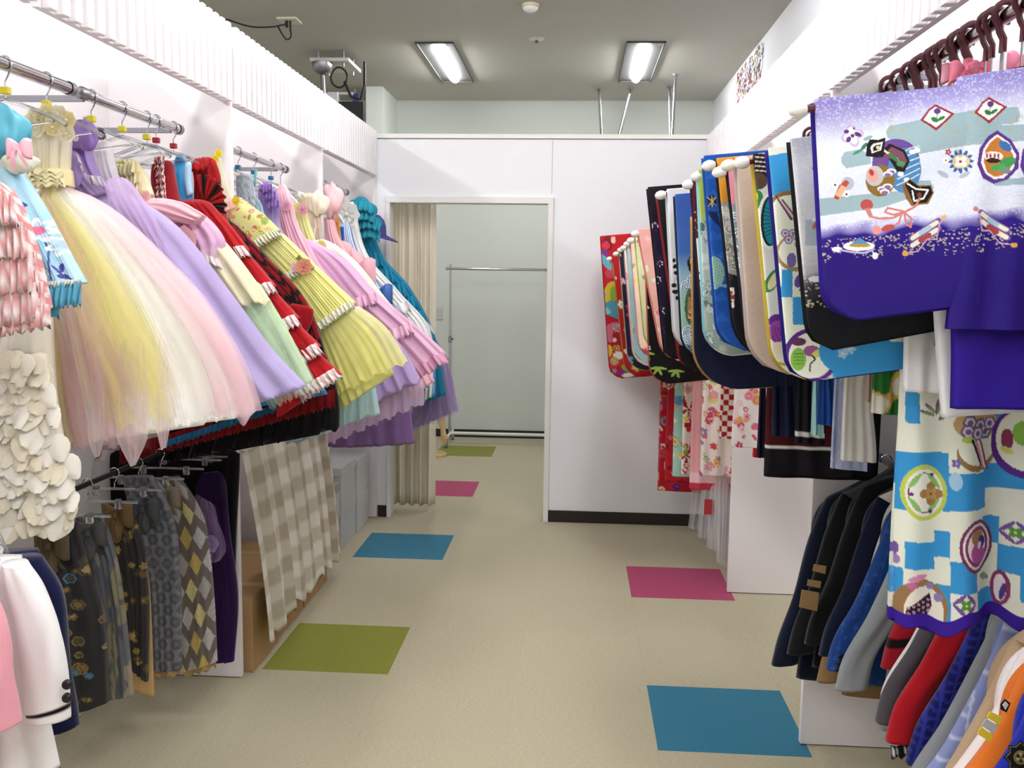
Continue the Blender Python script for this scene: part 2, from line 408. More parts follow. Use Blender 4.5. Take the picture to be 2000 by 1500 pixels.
def lace(base, white='#fbf7f2', scale=70.0, dens=.5):
    def f(PX, PY, u, t, x=None, z=None):
        a, b = u * scale, t * scale * .5
        m = (np.sin(a) * np.sin(b) + .6 * np.sin(a * 2.1 + 1) * np.sin(b * 1.7 + a * .2)) > (.2 - dens * .4)
        return mix(lin(base) + 0 * u[:, None], lin(white) + 0 * u[:, None], m.astype(float) * .9)
    return f
# ------------------------------------------------------------------ the room
XL, XR, ZC, YE, YB = -1.25, 1.2275, 3.176, 5.85, 8.95      # cabinet line, right wall, ceiling, partition, back wall
ZP = 2.405
struct('ceiling', -5.2, XR + .1, -3.1, YB + .1, ZC, ZC + .1, CEIL)
struct('wall_right', XR, XR + .1, -3, YB, 0, ZC, WALL)
struct('wall_back', -5.1, XR, YB, YB + .1, 0, ZC, WALL2)
struct('wall_left', -5.2, -5.1, -3, YB, 0, ZC, WALL)
struct('wall_front', -5.1, XR, -3.1, -3, 0, ZC, WALL)
struct('wall_pillar', -1.86, -1.711, 8.3, YB, 0, ZC, WALL2)
# partition at the end of the aisle with a door opening
DX0, DX1, DZ = -1.181, -.161, 2.0145
mb = MB().box(DX1, XR, YE, YE + .08, 0, ZP - .025).box(DX0, DX1, YE, YE + .08, DZ, ZP - .025).box(-1.70, DX0, YE, YE + .08, 0, ZP - .025)
tag(mb.build('wall_end', WALL), 'white partition wall with an open doorway at the end of the aisle', kind='structure')
box('seam', DX1 - .002, DX1 + .002, YE - .0015, YE, DZ + .04, ZP - .03, solid('seam_grey', '#b9b9ba', .8), bpy.data.objects['wall_end'])
struct('trim_1', -1.70, XR, YE - .014, YE + .095, ZP - .022, ZP + .004, solid('trim_ivory', '#e9e7e2', .5), 'ivory cap rail along the top of the partition')
t = thing('door_1', 'white door frame around the open doorway in the end partition', None); t['kind'] = 'structure'
fm = solid('door_frame_white', '#e6e5e2', .5)
box('jamb', DX0 - .005, DX0 + .02, YE - .016, YE + .1, 0, DZ, fm, t, .002); box('jamb', DX1 - .02, DX1 + .012, YE - .016, YE + .1, 0, DZ, fm, t, .002)
box('header', DX0 - .005, DX1 + .012, YE - .018, YE + .1, DZ - .022, DZ + .018, fm, t, .002)
struct('baseboard_end', DX1 + .012, .88, YE - .008, YE, 0, .075, DBASE)
struct('baseboard_corner', -1.245, DX0 - .006, YE - .008, YE, 0, .075, DBASE)
struct('baseboard_back', -1.7, XR, YB - .01, YB, 0, .075, DBASE)
# ---- carpet: half-metre tiles, a few of them coloured
def carpet(name, col, dark=.34):
    t = NT(name); tc = t.n('ShaderNodeTexCoord'); oi = t.n('ShaderNodeObjectInfo')
    mp = t.n('ShaderNodeMapping', {'Vector': tc.outputs['Object'], 'Scale': (330, 210, 60)})
    ad = t.n('ShaderNodeVectorMath', {0: mp.outputs[0], 1: oi.outputs['Location']}, operation='ADD')
    nz = t.n('ShaderNodeTexNoise', {'Vector': ad.outputs[0], 'Scale': 1.0, 'Detail': 3.0, 'Roughness': .7})
    mp2 = t.n('ShaderNodeMapping', {'Vector': tc.outputs['Object'], 'Scale': (70, 620, 60)})
    ad2 = t.n('ShaderNodeVectorMath', {0: mp2.outputs[0], 1: oi.outputs['Location']}, operation='ADD')
    n2 = t.n('ShaderNodeTexNoise', {'Vector': ad2.outputs[0], 'Scale': 1.0, 'Detail': 2.0})
    s = t.n('ShaderNodeMath', {0: nz.outputs['Fac'], 1: n2.outputs['Fac']}, operation='ADD')
    mr = t.n('ShaderNodeMapRange', {'Value': s.outputs[0], 'From Min': .6, 'From Max': 1.4, 'To Min': 1 - dark, 'To Max': 1 + dark})
    rv = t.n('ShaderNodeMapRange', {'Value': oi.outputs['Random'], 'To Min': .985, 'To Max': 1.012})
    m2 = t.n('ShaderNodeMath', {0: mr.outputs[0], 1: rv.outputs[0]}, operation='MULTIPLY')
    c = t.n('ShaderNodeVectorMath', {0: tuple(lin(col)), 'Scale': m2.outputs[0]}, operation='SCALE')
    b = t.n('ShaderNodeBump', {'Height': s.outputs[0], 'Strength': .4, 'Distance': .0015})
    p = t.n('ShaderNodeBsdfPrincipled', {'Base Color': c.outputs[0], 'Roughness': .95, 'Normal': b.outputs[0], 'Specular IOR Level': .1, 'Sheen Weight': .15})
    o = t.n('ShaderNodeOutputMaterial'); t.t.links.new(p.outputs[0], o.inputs[0]); return t.m
BEIGE = carpet('beige_carpet', '#b5ad92')
TEALC, GREENC, PINKC = carpet('teal_carpet', '#2c7590', .36), carpet('olive_carpet', '#84882f', .36), carpet('magenta_carpet', '#aa3f66', .34)
fl = struct('floor', -5.1, XR, -3, YB, -.12, -.005, BEIGE, 'beige loop pile carpet tile floor of the shop')
tm = mesh('carpet_tile', *(lambda b: (b.v, b.f))(MB().box(.0001, .4999, .0001, .4999, -.005, 0, .0003)), smooth=False); tm.materials.append(BEIGE)
special = {(0, 0): TEALC, (0, 3): PINKC, (-3, 1): GREENC, (-3, 4): TEALC, (-3, 10): GREENC, (-3, 7): PINKC}
for i in range(-5, 2):
    for j in range(-4, 12):
        o = link('carpet_tile', tm, fl); o.location = (.3 + .5 * i, 2.965 + .5 * j, 0)
        if (i, j) in special:
            o.material_slots[0].link = 'OBJECT'; o.material_slots[0].material = special[(i, j)]
            o['label'] = {TEALC: 'teal blue carpet tile', GREENC: 'olive green carpet tile', PINKC: 'magenta pink carpet tile'}[special[(i, j)]]
# ---- ceiling lamps (three columns, the rows run on over the aisle behind the frame's top edge)
DIFF = solid('lamp_diffuser', '#fdfdff', .4, emit=LAMP); FRM = solid('lamp_reflector', '#c4c4c0', .4)
def lamp_mesh():
    f = MB(); L, W = .66, .135
    f.box(-W, W, -L, L, -.004, 0).box(-W, -W + .012, -L, L, -.012, 0).box(W - .012, W, -L, L, -.012, 0).box(-W, W, -L, -L + .012, -.012, 0).box(-W, W, L - .012, L, -.012, 0)
    d = MB(); pr = []
    for k in range(13):
        y = -.61 + 1.22 * k / 12; s = min(1, .35 + 6 * min(k, 12 - k) / 12)
        pr.append([(.043 * s * math.cos(a), y, -.004 - .05 * s * math.sin(a)) for a in [math.pi * q / 8 for q in range(9)]])
    V = [p for r in pr for p in r]; Fc = [(i * 9 + q, i * 9 + q + 1, i * 9 + q + 10, i * 9 + q + 9) for i in range(12) for q in range(8)]
    Fc += [tuple(range(9)), tuple(12 * 9 + q for q in range(9))[::-1]]; d.add(V, Fc); return f, d
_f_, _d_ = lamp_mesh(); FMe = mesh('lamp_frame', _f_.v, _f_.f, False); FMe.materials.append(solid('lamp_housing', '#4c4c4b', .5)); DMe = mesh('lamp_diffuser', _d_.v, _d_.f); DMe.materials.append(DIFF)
cols_ = {-2.51: 'beyond the left cabinets', -1.03: 'on the left', .45: 'on the right'}
rows_ = {7.42: 'behind the partition', 4.15: 'over the aisle before the partition', 2.45: 'over the middle of the aisle', .75: 'over the front of the aisle', -.95: 'behind the camera'}
for cx, cn in cols_.items():
    for cy, rn in rows_.items():
        if cx < -2 and cy > 7: continue
        t = thing('ceiling_lamp', 'recessed ceiling lamp %s %s' % (rn, cn), 'ceiling lamp', (cx, cy, ZC), 'ceiling lamps')
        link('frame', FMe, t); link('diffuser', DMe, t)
        if cy > 7: o = box('type_sticker', cx + .08, cx + .11, cy - .63, cy - .6, ZC - .0135, ZC - .012, solid('sticker_grey', '#a9a9a6'), t)
# ---- small things on the ceiling
c = at(1036, 17, Z=3.15); t = thing('smoke_detector', 'round white smoke detector on the ceiling', 'detector', (c[0], c[1], ZC))
MB().lathe((c[0], c[1], ZC), [(0, 0), (.052, 0), (.052, -.016), (.046, -.018), (0.046, -.018)]).build('base', solid('aged_ivory', '#d9d2b0', .5), t, True)
MB().lathe((c[0], c[1], ZC), [(.046, -.018), (.044, -.03), (.03, -.042), (0, -.044)]).build('cover', solid('detector_white', '#eeeeea', .4), t, True)
c = at(1048, 77, Z=3.172); t = thing('ceiling_speaker', 'flat round white disc fitting on the ceiling below the detector', 'ceiling fitting', (c[0], c[1], ZC))
MB().lathe((c[0], c[1], ZC), [(.052, 0), (.052, -.005), (.03, -.008), (.028, -.012), (0, -.012)]).build('plate', solid('disc_ivory', '#cfccbf', .5), t, True)
MB().lathe((c[0], c[1], ZC), [(.008, -.012), (.014, -.03), (0, -.03)], 10).build('nozzle', STEEL, t, True)
c = at(565, 40, Z=3.17); t = thing('ceiling_outlet', 'ivory ceiling outlet plate with black plug hanging over the cabinets', 'outlet', (c[0], c[1], ZC))
box('plate', c[0] - .065, c[0] + .065, c[1] - .07, c[1] + .07, ZC - .014, ZC, solid('outlet_ivory', '#ded8c4', .5), t, .003)
box('plug', c[0] - .02, c[0] + .0, c[1] - .03, c[1] - .01, ZC - .055, ZC - .012, BLACK, t, .004); box('plug', c[0] + .008, c[0] + .02, c[1] - .03, c[1] - .014, ZC - .085, ZC - .012, BLACK, t, .004)
def cable(name, label, pts, r=.005, n=40):
    P = np.array(pts, float); s, tt = interp_stations([(*p, *p) if False else (p[0], p[1], p[2], p[0]) for p in P], n)
    o = MB().tube(s[:, :3], r, 6).build(name, BLACK, None, True); return tag(o, label, 'cable')
def chain(pxs, Y): return [at(a, b, Y=Y) for a, b in pxs]
cable('power_cable', 'thin black cable sagging from the slatted cabinet top to the ceiling plug', chain([(425, 30), (455, 42), (490, 52), (520, 53), (545, 50), (560, 44), (563, 37)], c[1] - .02))
cable('looped_cable', 'black cable hanging in a loop under the ceiling plug', chain([(543, 52), (550, 65), (560, 77), (568, 72), (568, 58), (567, 45)], c[1] - .02))
# monitor mount behind the slats
Ym = 7.35; a_, b_ = at(612, 128, Z=3.08), at(700, 140, Z=3.08)
t = thing('ceiling_mount', 'white ceiling mounting board with camera and coiled black cables', 'ceiling mount', ((a_[0] + b_[0]) / 2, Ym, ZC))
x0, x1 = a_[0], b_[0]; y0, y1 = a_[1] - .1, a_[1] + .3
box('board', x0, x1, y0, y1, 3.09, 3.115, solid('mount_white', '#e3e1da', .5), t, .003)
for q in ((x0 + .05, y0 + .05), (x1 - .05, y0 + .05), (x0 + .05, y1 - .05), (x1 - .05, y1 - .05)):
    MB().tube([(q[0], q[1], 3.06), (q[0], q[1], ZC)], .008, 8).build('bolt', STEEL, t, True)
xm = x0 + .08
MB().lathe((xm, y0 + .05, 3.09), [(0.075, 0), (.075, -.03), (.055, -.07), (.02, -.09), (0, -.09)]).build('camera_dome', STEEL, t, True)
MB().tube([(xm + .0, y0 + .05, 3.0), (xm + .01, y0 + .05, 2.85), (xm + .05, y0 + .03, 2.75)], .016, 8).build('drop_pole', STEEL, t, True)
lp = [(xm + .13 + .06 * math.cos(q), y0 + .03 + .01 * math.sin(3 * q), 2.98 + .07 * math.sin(q)) for q in np.linspace(0, 12.6, 60)]
MB().tube(lp, .007, 6).build('coiled_cable', BLACK, t, True)
MB().tube([(xm + .17, y0 + .03, 2.95), (xm + .22, y0 + .02, 2.84), (xm + .29, y0 + .02, 2.82), (xm + .32, y0 + .02, 2.92), (xm + .32, y0 + .03, 3.09)], .01, 7).build('hanging_cable', BLACK, t, True)
mc = at(690, 205, Y=Ym - .4); t = thing('monitor', 'black flat monitor hanging below the ceiling mount behind slats', 'monitor', (mc[0] - .12, Ym - .4, mc[2] - .2))
MB().box(mc[0] - .42, mc[0] + .08, Ym - .42, Ym - .38, mc[2] - .35, mc[2] + .02, .006).build('screen', BLACK, t); MB().box(mc[0] - .2, mc[0] - .12, Ym - .38, Ym - .33, mc[2] - .1, mc[2] + .1, .004).build('bracket', STEEL, t)
hc = at(694, 190, Y=8.4); t = thing('hanging_tie', 'white cord bundle with a blue clip hanging behind the slats', 'cord', (hc[0], 8.4, 2.2))
MB().tube([(hc[0] - .02, 8.4, 2.2), (hc[0], 8.4, hc[2]), (hc[0], 8.4, ZC)], .006, 6).build('cord', solid('cord_white', '#d8d6cf'), t, True); MB().tube([(hc[0] + .07, 8.4, 2.2), (hc[0], 8.4, hc[2])], .006, 6).build('cord', MATS['cord_white'], t, True)
box('clip', hc[0] - .02, hc[0] + .025, 8.38, 8.42, hc[2] - .05, hc[2] + .03, solid('clip_blue', '#39419a', .4), t, .006)
xa = at(640, 160, Z=3.12); tag(MB().tube([(-4, 8.0, 3.06), (-1.9, 8.0, 3.06)], .012, 8).build('ceiling_pipe', FRM, None, True), 'thin white pipe running along under the ceiling behind slats', 'pipe')
for q in (-3.5, -2.6): MB().tube([(q, 8.0, 3.06), (q, 8.0, ZC)], .006, 6).build('pipe_hanger', STEEL, bpy.data.objects['ceiling_pipe'], True)
# brace rods from the ceiling to the partition
for (tp, bt, w) in (((1170, 175), (1175, 258), 'leftmost upright steel brace rod above the partition'), ((1232, 174), (1209, 258), 'slanting steel brace rod under the right ceiling lamp'), ((1308, 170), (1309, 258), 'shorter of the two paired steel brace rods at right'), ((1320, 146), (1313, 258), 'taller of the two paired steel brace rods at right')):
    p, q = at(*tp, Z=ZC - .004), at(*bt, Y=YE + .06); q[2] = ZP + .006
    t = thing('brace_rod', w, 'brace rod', tuple(q), 'brace rods above the partition')
    MB().tube([q, p], .0105, 10).build('rod', STEEL, t, True); MB().lathe((p[0], p[1], ZC), [(.028, 0), (.026, -.008), (.014, -.022)], 14).build('foot', STEEL, t, True)
# coloured cut-out sticker high on the right wall
def sticker():
    n1, n2 = 120, 64; ys = np.linspace(6.62, 7.72, n1); zs = np.linspace(2.80, 3.165, n2); YY, ZZ = np.meshgrid(ys, zs, indexing='ij')
    P = Paint(YY.ravel(), ZZ.ravel(), YY.ravel(), ZZ.ravel(), np.array([9., 9, 9])); rs = random.Random(5)
    pal = ['#a82a3c', '#b8541c', '#2a68a8', '#64862a', '#c09a24', '#a0447a', '#2f8680', '#702a2a']
    for _ in range(760):
        a, b = rs.uniform(6.63, 7.7), rs.uniform(2.82, 3.155)
        if rs.random() < .7: P.ell(a, b, rs.uniform(.01, .026), rs.uniform(.006, .014), rs.choice(pal), rs.random() * 3)
        else: P.flower(a, b, rs.uniform(.012, .022), rs.choice(pal), rs.choice(pal))
    keep = P.c[:, 0] < 5; V = np.stack([np.full(n1 * n2, XR - .0012), YY.ravel(), ZZ.ravel()], 1); Fc = []
    for i in range(n1 - 1):
        for j in range(n2 - 1):
            q = [i * n2 + j, i * n2 + j + 1, (i + 1) * n2 + j + 1, (i + 1) * n2 + j]
            if all(keep[k] for k in q): Fc.append(q)
    m = mesh('wall_sticker', V, Fc, False); colours(m, np.clip(P.c, 0, 1)); o = link('wall_sticker', m, None, FAB); tag(o, 'patch of small multicoloured cut-out stickers high on the right wall', 'sticker', kind='stuff')
sticker()
# ---- white display cabinets with slatted valances
SLAT = mesh('slat', *(lambda b: (b.v, b.f))(MB().box(-.012, .012, -.0155, .0155, -.135, .135, .003)), smooth=False); SLAT.materials.append(WHITE)
def cabinet(side, y0, y1, label, zb, first=False, last=False, low=True):
    s = -1 if side == 'L' else 1; xf = XL if s < 0 else .778; xb = -1.70 if s < 0 else XR - .002
    t = thing('display_cabinet', label, 'cabinet', ((xf + xb) / 2, (y0 + y1) / 2, 0), 'white display cabinets')
    if s < 0: box('back_panel', xb - .03, xb, y0, y1, 0, ZP, WHITE, t)
    if not last: MB().box(min(xf, xb), max(xf, xb), y1 - .013, y1 + .013, .004, ZP - .01 if s < 0 else 2.38, .0015).build('side_panel', WHITE, t)
    v = thing('valance', None, None); v.parent = t
    vx = xf - s * .004
    box('bottom_rail', min(vx + s * .03, vx + s * .012), max(vx + s * .03, vx + s * .012), y0 + .013, y1 - .013, zb, zb + .035, WHITE, v)
    box('backing', min(vx + s * .044, vx + s * .03), max(vx + s * .044, vx + s * .03), y0 + .013, y1 - .013, zb + .035, zb + .245, WHITE, v)
    n = int(round((y1 - y0 - .03) / .0555))
    for i in range(n):
        o = link('slat', SLAT, v); pw = parent_world(v)
        o.location = (vx - pw[0], y0 + .013 + (i + .5) * (y1 - y0 - .026) / n - pw[1], zb + .135 - pw[2])
    return t
LY = [.95, 2.17, 3.39, 4.61, 5.83]
cabinet('L', -.3, LY[1], 'white slatted wall cabinet nearest the camera on the left', 2.15, last=True)
cabinet('L', LY[1], LY[2], 'white cabinet behind the pastel princess dresses on the left', 2.15)
cabinet('L', LY[2], LY[3], 'white cabinet over the gingham curtain on the left', 2.15)
cabinet('L', LY[3], LY[4] + .006, 'white cabinet over the grey storage boxes beside the doorway', 2.15)
RY = [.0, 1.53, 3.058, 4.589, 5.84]
cabinet('R', RY[0], RY[1], 'white slatted cabinet nearest the camera on the right', 2.125)
cabinet('R', RY[1], RY[2], 'white cabinet behind the large purple kimono on the right', 2.125)
cabinet('R', RY[2], RY[3], 'white cabinet with tall panel behind the dark jackets', 2.125)
cabinet('R', RY[3], RY[4], 'white cabinet against the end partition on the right', 2.125, last=True)
# ---- clothes rails on wall brackets
def rail(label, x, y0, y1, z, xw, r=.0165, arms=(.12, .88), mat=None, flange=False):
    t = thing('clothes_rail', label, 'clothes rail', (x, (y0 + y1) / 2, z), 'clothes rails')
    MB().tube([(x, y0, z), (x, y1, z)], r, 14).build('pole', mat or CHROME, t, True)
    for e, d in ((y0, -1), (y1, 1)): MB().lathe((x, e, z), [(r * 1.12, -.02 * d), (r * 1.12, .004 * d), (r * .8, .012 * d), (0, .014 * d)], 14, 'y').build('end_cap', STEEL, t, True)
    for a in arms:
        ya = y0 + (y1 - y0) * a
        MB().box(min(x, xw), max(x, xw), ya - .006, ya + .006, z - .022, z - .004, .002).build('bracket_arm', STEEL, t)
        MB().box(min(xw, xw + .006 * np.sign(x - xw)), max(xw, xw + .006 * np.sign(x - xw)), ya - .02, ya + .02, z - .05, z + .03, .002).build('wall_plate', STEEL, t)
    return t
XRL, ZRL = -1.40, 2.04
rail('chrome rail over the pink lace and blue embroidered dresses', XRL, .9, 2.575, ZRL, -1.70, arms=(.2, .8))
rail('chrome rail over the yellow and lavender princess dresses', XRL, 2.63, 3.285, ZRL, -1.70, arms=(.02, .9))
rail('chrome rail in the cabinet over the gingham curtain', XRL, 3.48, 4.50, ZRL, -1.70)
rail('chrome rail in the cabinet beside the doorway', XRL, 4.70, 5.70, ZRL, -1.70)
rail('low dark rail holding the white and navy coats', XRL, 1.3, 2.12, 1.0, -1.70, r=.008, mat=BLACK)
rail('low dark rail carrying the grey and gold hakama', XRL, 2.40, 3.32, .93, -1.70, r=.008, mat=BLACK)
XRR, ZRR = .93, 2.125
rail('chrome rail above the large purple kimono', XRR, .9, 2.80, ZRR, XR - .003, arms=(.3, .99))
rail('short chrome rail above the black kimonos', XRR, 2.845, 3.03, ZRR, XR - .003, arms=(.5,))
rail('chrome rail above the royal blue kimono', XRR, 3.12, 4.50, ZRR, XR - .003)
rail('chrome rail above the red floral kimonos', XRR, 4.66, 5.76, ZRR, XR - .003)
rail('low rail carrying the suit jackets', .97, 1.75, 3.0, .99, XR - .003, r=.012, mat=STEEL)
# ------------------------------------------------------------------ hangers for the dresses
def hook_pts(x, y, z, r=.021, drop=.085, s=1):
    p = [(x + s * r * math.cos(a), y, z + r * math.sin(a) + .0) for a in np.linspace(math.radians(200), math.radians(-40), 14)]
    return p + [(x + s * r * .35, y, z - r * 1.5), (x, y, z - r * 2.1), (x, y, z - drop)]
def shift(pts, r): return [(a, b, c) for a, b, c in pts]
CLW = solid('hanger_white', '#e8e9ec', .3)
def hanger(Y, col, label, mat=None, half=.15, z=None, x=None, drop=.085):
    x = XRL if x is None else x; z = (ZRL if z is None else z)
    t = thing('dress_hanger', label, 'hanger', (x, Y, z - drop - .07), 'dress hangers')
    MB().tube(hook_pts(x, Y, z, .0195, drop), .0022, 7).build('hook', CHROME, t, True)
    if col: MB().box(x - .011, x + .011, Y - .009, Y + .009, z - .072, z - .054, .003).build('size_tag', solid('size_tag_' + col[1:], col, .4), t)
    zz = z - drop
    MB().tube([(x - half, Y, zz - .06), (x - half * .75, Y, zz - .038), (x - .03, Y, zz - .008), (x, Y, zz), (x + .03, Y, zz - .008), (x + half * .75, Y, zz - .038), (x + half, Y, zz - .06)], .0055, 8).build('arms', mat or CLEAR, t, True)
    MB().tube([(x - half * .8, Y, zz - .05), (x, Y, zz - .065), (x + half * .8, Y, zz - .05)], .0035, 6).build('bar', mat or CLEAR, t, True)
    return t
YT, RT, BT = '#d8c92a', '#a81e30', '#2278a8'
for i, (y, c, w) in enumerate(((2.27, YT, 'clear hanger with yellow tag at the left picture edge'), (2.45, YT, 'clear hanger with yellow tag above the pastel yellow princess dress'), (2.68, YT, 'clear hanger with yellow tag above the purple bodice'), (2.865, YT, 'clear hanger with yellow tag above the pale yellow ruffled bodice'), (3.03, YT, 'clear hanger with yellow tag above the red dress with lace strip'), (3.10, RT, 'clear hanger with red tag over the blue satin dress'), (3.235, RT, 'clear hanger with red tag nearest the first white post'), (3.66, BT, 'clear hanger with blue tag over the silver sequin top'), (3.86, BT, 'clear hanger with blue tag over the pale blue plush suit'), (4.05, BT, 'clear hanger with blue tag over the purple frilled dress'), (4.28, BT, 'clear hanger with blue tag at the end of the second rail'), (4.95, BT, 'clear hanger with blue tag in the cabinet beside the doorway'), (5.2, RT, 'clear hanger with red tag in the cabinet beside the doorway'), (5.42, None, 'clear hanger without tag in the cabinet beside the doorway'), (4.42, None, 'bare clear hanger beside the beige bolero'))):
    hanger(y, c, w)
G = 'dresses on the left rails'
def dress(name, label, Y, xh, zh, cat='dress'): return thing(name, label, cat, (xh, Y, zh), G)
def tier(p, st, Y, mat, dye, **k):
    return loft('skirt_tier', p, st, Y, mat, dye, **k)
def edge(P, t, u0=.02, u1=.98, n=40): return [P(u, t) for u in np.linspace(u0, u1, n)]
def pts_dir(P, t, u=.5): d = P(u, min(1, t)) - P(u, max(0, t - .06)); return d

# pink lace tiered dress at the left edge
t = dress('lace_dress', 'pink tiered dress with white lace ruffles at the left edge', 2.0, -1.3, 1.35)
st = [(-110, 335, 15, 355), (-120, 400, 45, 400), (-140, 500, 75, 480), (-150, 600, 95, 560), (-160, 660, 104, 600)]
o, P = loft('body', t, st, 2.0, FAB, lace('#e79a9a', scale=90, dens=.35), hd=.05, pleat=(.012, 7), rows=50, cols=70)
for i, (tt, w) in enumerate(((.12, .07), (.34, .08), (.56, .085), (.78, .085), (.97, .05))):
    strip('lace_ruffle', t, edge(P, tt, .3, .995, 50), pts_dir(P, tt, .9) + np.array([.0, 0, -.02]), w, FAB, lace('#e8a2a0', '#fff6f4', 60, .6 if i % 2 else .2), 12, .012, seed=i)
# blue embroidered dress
t = dress('embroidered_dress', 'light blue dress with navy vine and white flower embroidery', 2.13, -1.3, 1.4)
def emb(PX, PY, u, t_, x, z):
    P_ = Paint(PX, PY, u, t_, '#8fc4dc').grad([(0, '#6fb0cf'), (.35, '#a9d3e4'), (.6, '#86bfd8'), (1, '#9fcbe0')], t_)
    P_.put((wob(u * 4, t_ * 3) > .3), '#c6e2ec', .35)
    nv = '#1d2a8c'
    P_.line([(30, 365), (45, 400), (62, 440), (72, 480), (78, 500)], 3, nv).line([(50, 392), (60, 440), (78, 500)], 3, nv).line([(95, 450), (112, 490), (122, 545)], 3, nv).line([(110, 420), (145, 480), (165, 530)], 3, nv).line([(122, 520), (140, 540), (160, 548)], 3, nv)
    for cx, cy, r in ((28, 392, 1.), (62, 402, .3), (65, 425, .2), (68, 452, 2.4), (80, 477, .1), (70, 485, .6), (135, 523, 1.5), (140, 540, .2), (165, 525, 1.2)): P_.ell(cx, cy, 9, 4.5, nv, r)
    for cx, cy, r, m in ((38, 405, 12, '#8fb6cc'), (92, 452, 26, '#e0648c'), (131, 477, 26, '#9fb6c6'), (108, 535, 10, '#f0b6b0')):
        P_.flower(cx, cy, r, '#f4f8fb', m, 7).flower(cx, cy, r * .7, '#a6cfe2', '#f4f8fb', 7); P_.ell(cx, cy, r * .38, r * .34, m)
    P_.ell(40, 378, 14, 8, '#cfc9a6', .6).ell(41, 378, 10, 5, '#a7cbdc', .6).ell(82, 510, 7, 7, '#e6de4a')
    return P_.c
st = [(-35, 300, 25, 312), (-40, 340, 48, 345), (-30, 400, 85, 400), (-10, 480, 125, 470), (15, 570, 172, 552)]
o, P = loft('body', t, st, 2.13, SATIN, emb, hd=.05, pleat=(.006, 4), rows=150, cols=120)
strip('hem_ruffle', t, edge(P, .985, .02, .99, 60), (.02, 0, -1), .055, FAB, dye_t([(0, '#8fd0e2'), (.5, '#5db4d2'), (1, '#6cc0da')], .1) if False else '#66b6d2', 16, .012, seed=2)
strip('beaded_trim', t, edge(P, .97, .02, .99, 60), (.02, 0, -1), .012, FAB, '#f1efe4', 30, .003, seed=1)
strip('under_ruffle', t, [q + np.array([-.02, .02, -.03]) for q in edge(P, .99, .0, .8, 50)], (.0, 0, -1), .05, FAB, '#57a9c6', 12, .012, seed=5)
c = at(5, 258, Y=2.1); puff('puff_sleeve', t, c, .058, '#4fa7bd', SATIN)
c = at(42, 288, Y=2.05); bow('bow', t, c, .055, '#f3bccb'); c = at(35, 318, Y=2.1); puff('waist_puff', t, c, .034, '#e7e9d6', FAB, sq=(1.3, .6, .7))
# cream petal dress
t = dress('petal_dress', 'cream dress covered in layered fabric petals', 2.3, -1.33, .9)
st = [(22, 545, 72, 540), (15, 620, 95, 615), (12, 660, 98, 662), (-20, 780, 110, 770), (-55, 900, 135, 900), (-80, 1015, 150, 990)]
o, P = loft('body', t, st, 2.3, SATIN, '#f3ecdc', hd=.06, pleat=(.006, 3), rows=40, cols=50)
pv = []; pf = []
for i in range(6):
    f = i / 5; w = .95 * math.sin(math.pi * (.1 + .82 * f) ** .8) * .5
    for q in (-1, -.4, .4, 1): pv.append((w * q * .058, -.012 * (1 - q * q) - .012 * f * f, -.06 * f))
for i in range(5):
    for q in range(3): k = i * 4 + q; pf.append((k, k + 1, k + 5, k + 4))
pv2 = [(a, b + .0012, c) for a, b, c in pv]; pf2 = [tuple(k + 24 for k in f[::-1]) for f in pf]
PM = []
for cc in ('#fbf3e0', '#f6ecd4', '#fdf8ec'):
    m = mesh('petal', pv + pv2, pf + pf2); colours(m, np.tile(lin(cc), (48, 1))); m.materials.append(FAB); PM.append(m)
rs = random.Random(4); pw = parent_world(t); n = 0
for tt in np.linspace(.3, 1.0, 17):
    row = 9 + int(6 * tt)
    for k in range(row):
        u = (k + rs.uniform(.2, .8)) / row
        if u < .1: continue
        c = P(min(.995, u), tt) - pw
        o = link('petal', rs.choice(PM), t); o.location = c + np.array([0, -.004 - .012 * rs.random(), rs.uniform(-.005, .01)]); s = rs.uniform(.8, 1.25)
        o.scale = (s * rs.uniform(.85, 1.15), s, s); o.rotation_euler = (-rs.uniform(.05, .45), rs.uniform(-.7, .7), rs.uniform(-.45, .45) + (u - .5) * .9); n += 1
# pastel yellow princess dress
t = dress('princess_dress', 'pastel yellow and pink tulle princess dress with lace hem', 2.45, -1.2, 1.07)
def sm(x, a, b): return smooth01((x - a) / (b - a))
def yel(PX, PY, u, t_, x, z):
    P_ = Paint(PX, PY, u, t_, '#fbf6e4'); one = np.ones(len(u), bool); w = .05 * wob(u * 5, t_ * 3)
    def soft(c, m): P_.c = mix(P_.c, lin(c) + 0 * P_.c, np.clip(m, 0, 1))
    soft('#f8ee9a', sm(u + w, .3, .42) * (1 - sm(u + w, .55, .72)) * (.5 + .5 * sm(t_, .0, .3)))
    soft('#f0c9c4', sm(u + w, .08, .16) * (1 - sm(u + w, .34, .42)) * sm(t_, .35, .6) * .8)
    soft('#f6eba0', (1 - sm(u + w, .05, .14)) * sm(t_, .4, .6) * .8); soft('#f5e8a4', sm(u + w, .16, .2) * (1 - sm(u + w, .22, .27)) * sm(t_, .5, .7) * .6)
    soft('#fdfaf2', sm(u, .62, .8) * .8); soft('#eec8d0', sm(u, .9, .97) * .6)
    a, b = u * 90, t_ * 150; lc = ((np.sin(a) * np.sin(b) + np.sin(a * .6 + 1) * np.cos(b * .5)) > .1)
    soft('#f9f5ee', sm(t_, .84, .9) * .7); P_.put((t_ > .88) & lc, '#ffffff', .9); return P_.c
st = [(70, 368, 140, 362, .04), (78, 430, 215, 405, .05), (90, 540, 320, 500, .06), (105, 680, 415, 610, .07), (120, 800, 480, 735, .07), (135, 866, 500, 805, .075)]
o, P = loft('skirt', t, st, 2.45, SATIN, yel, pleat=(.009, 7), rows=110, cols=160, hem=.006, hemn=14)
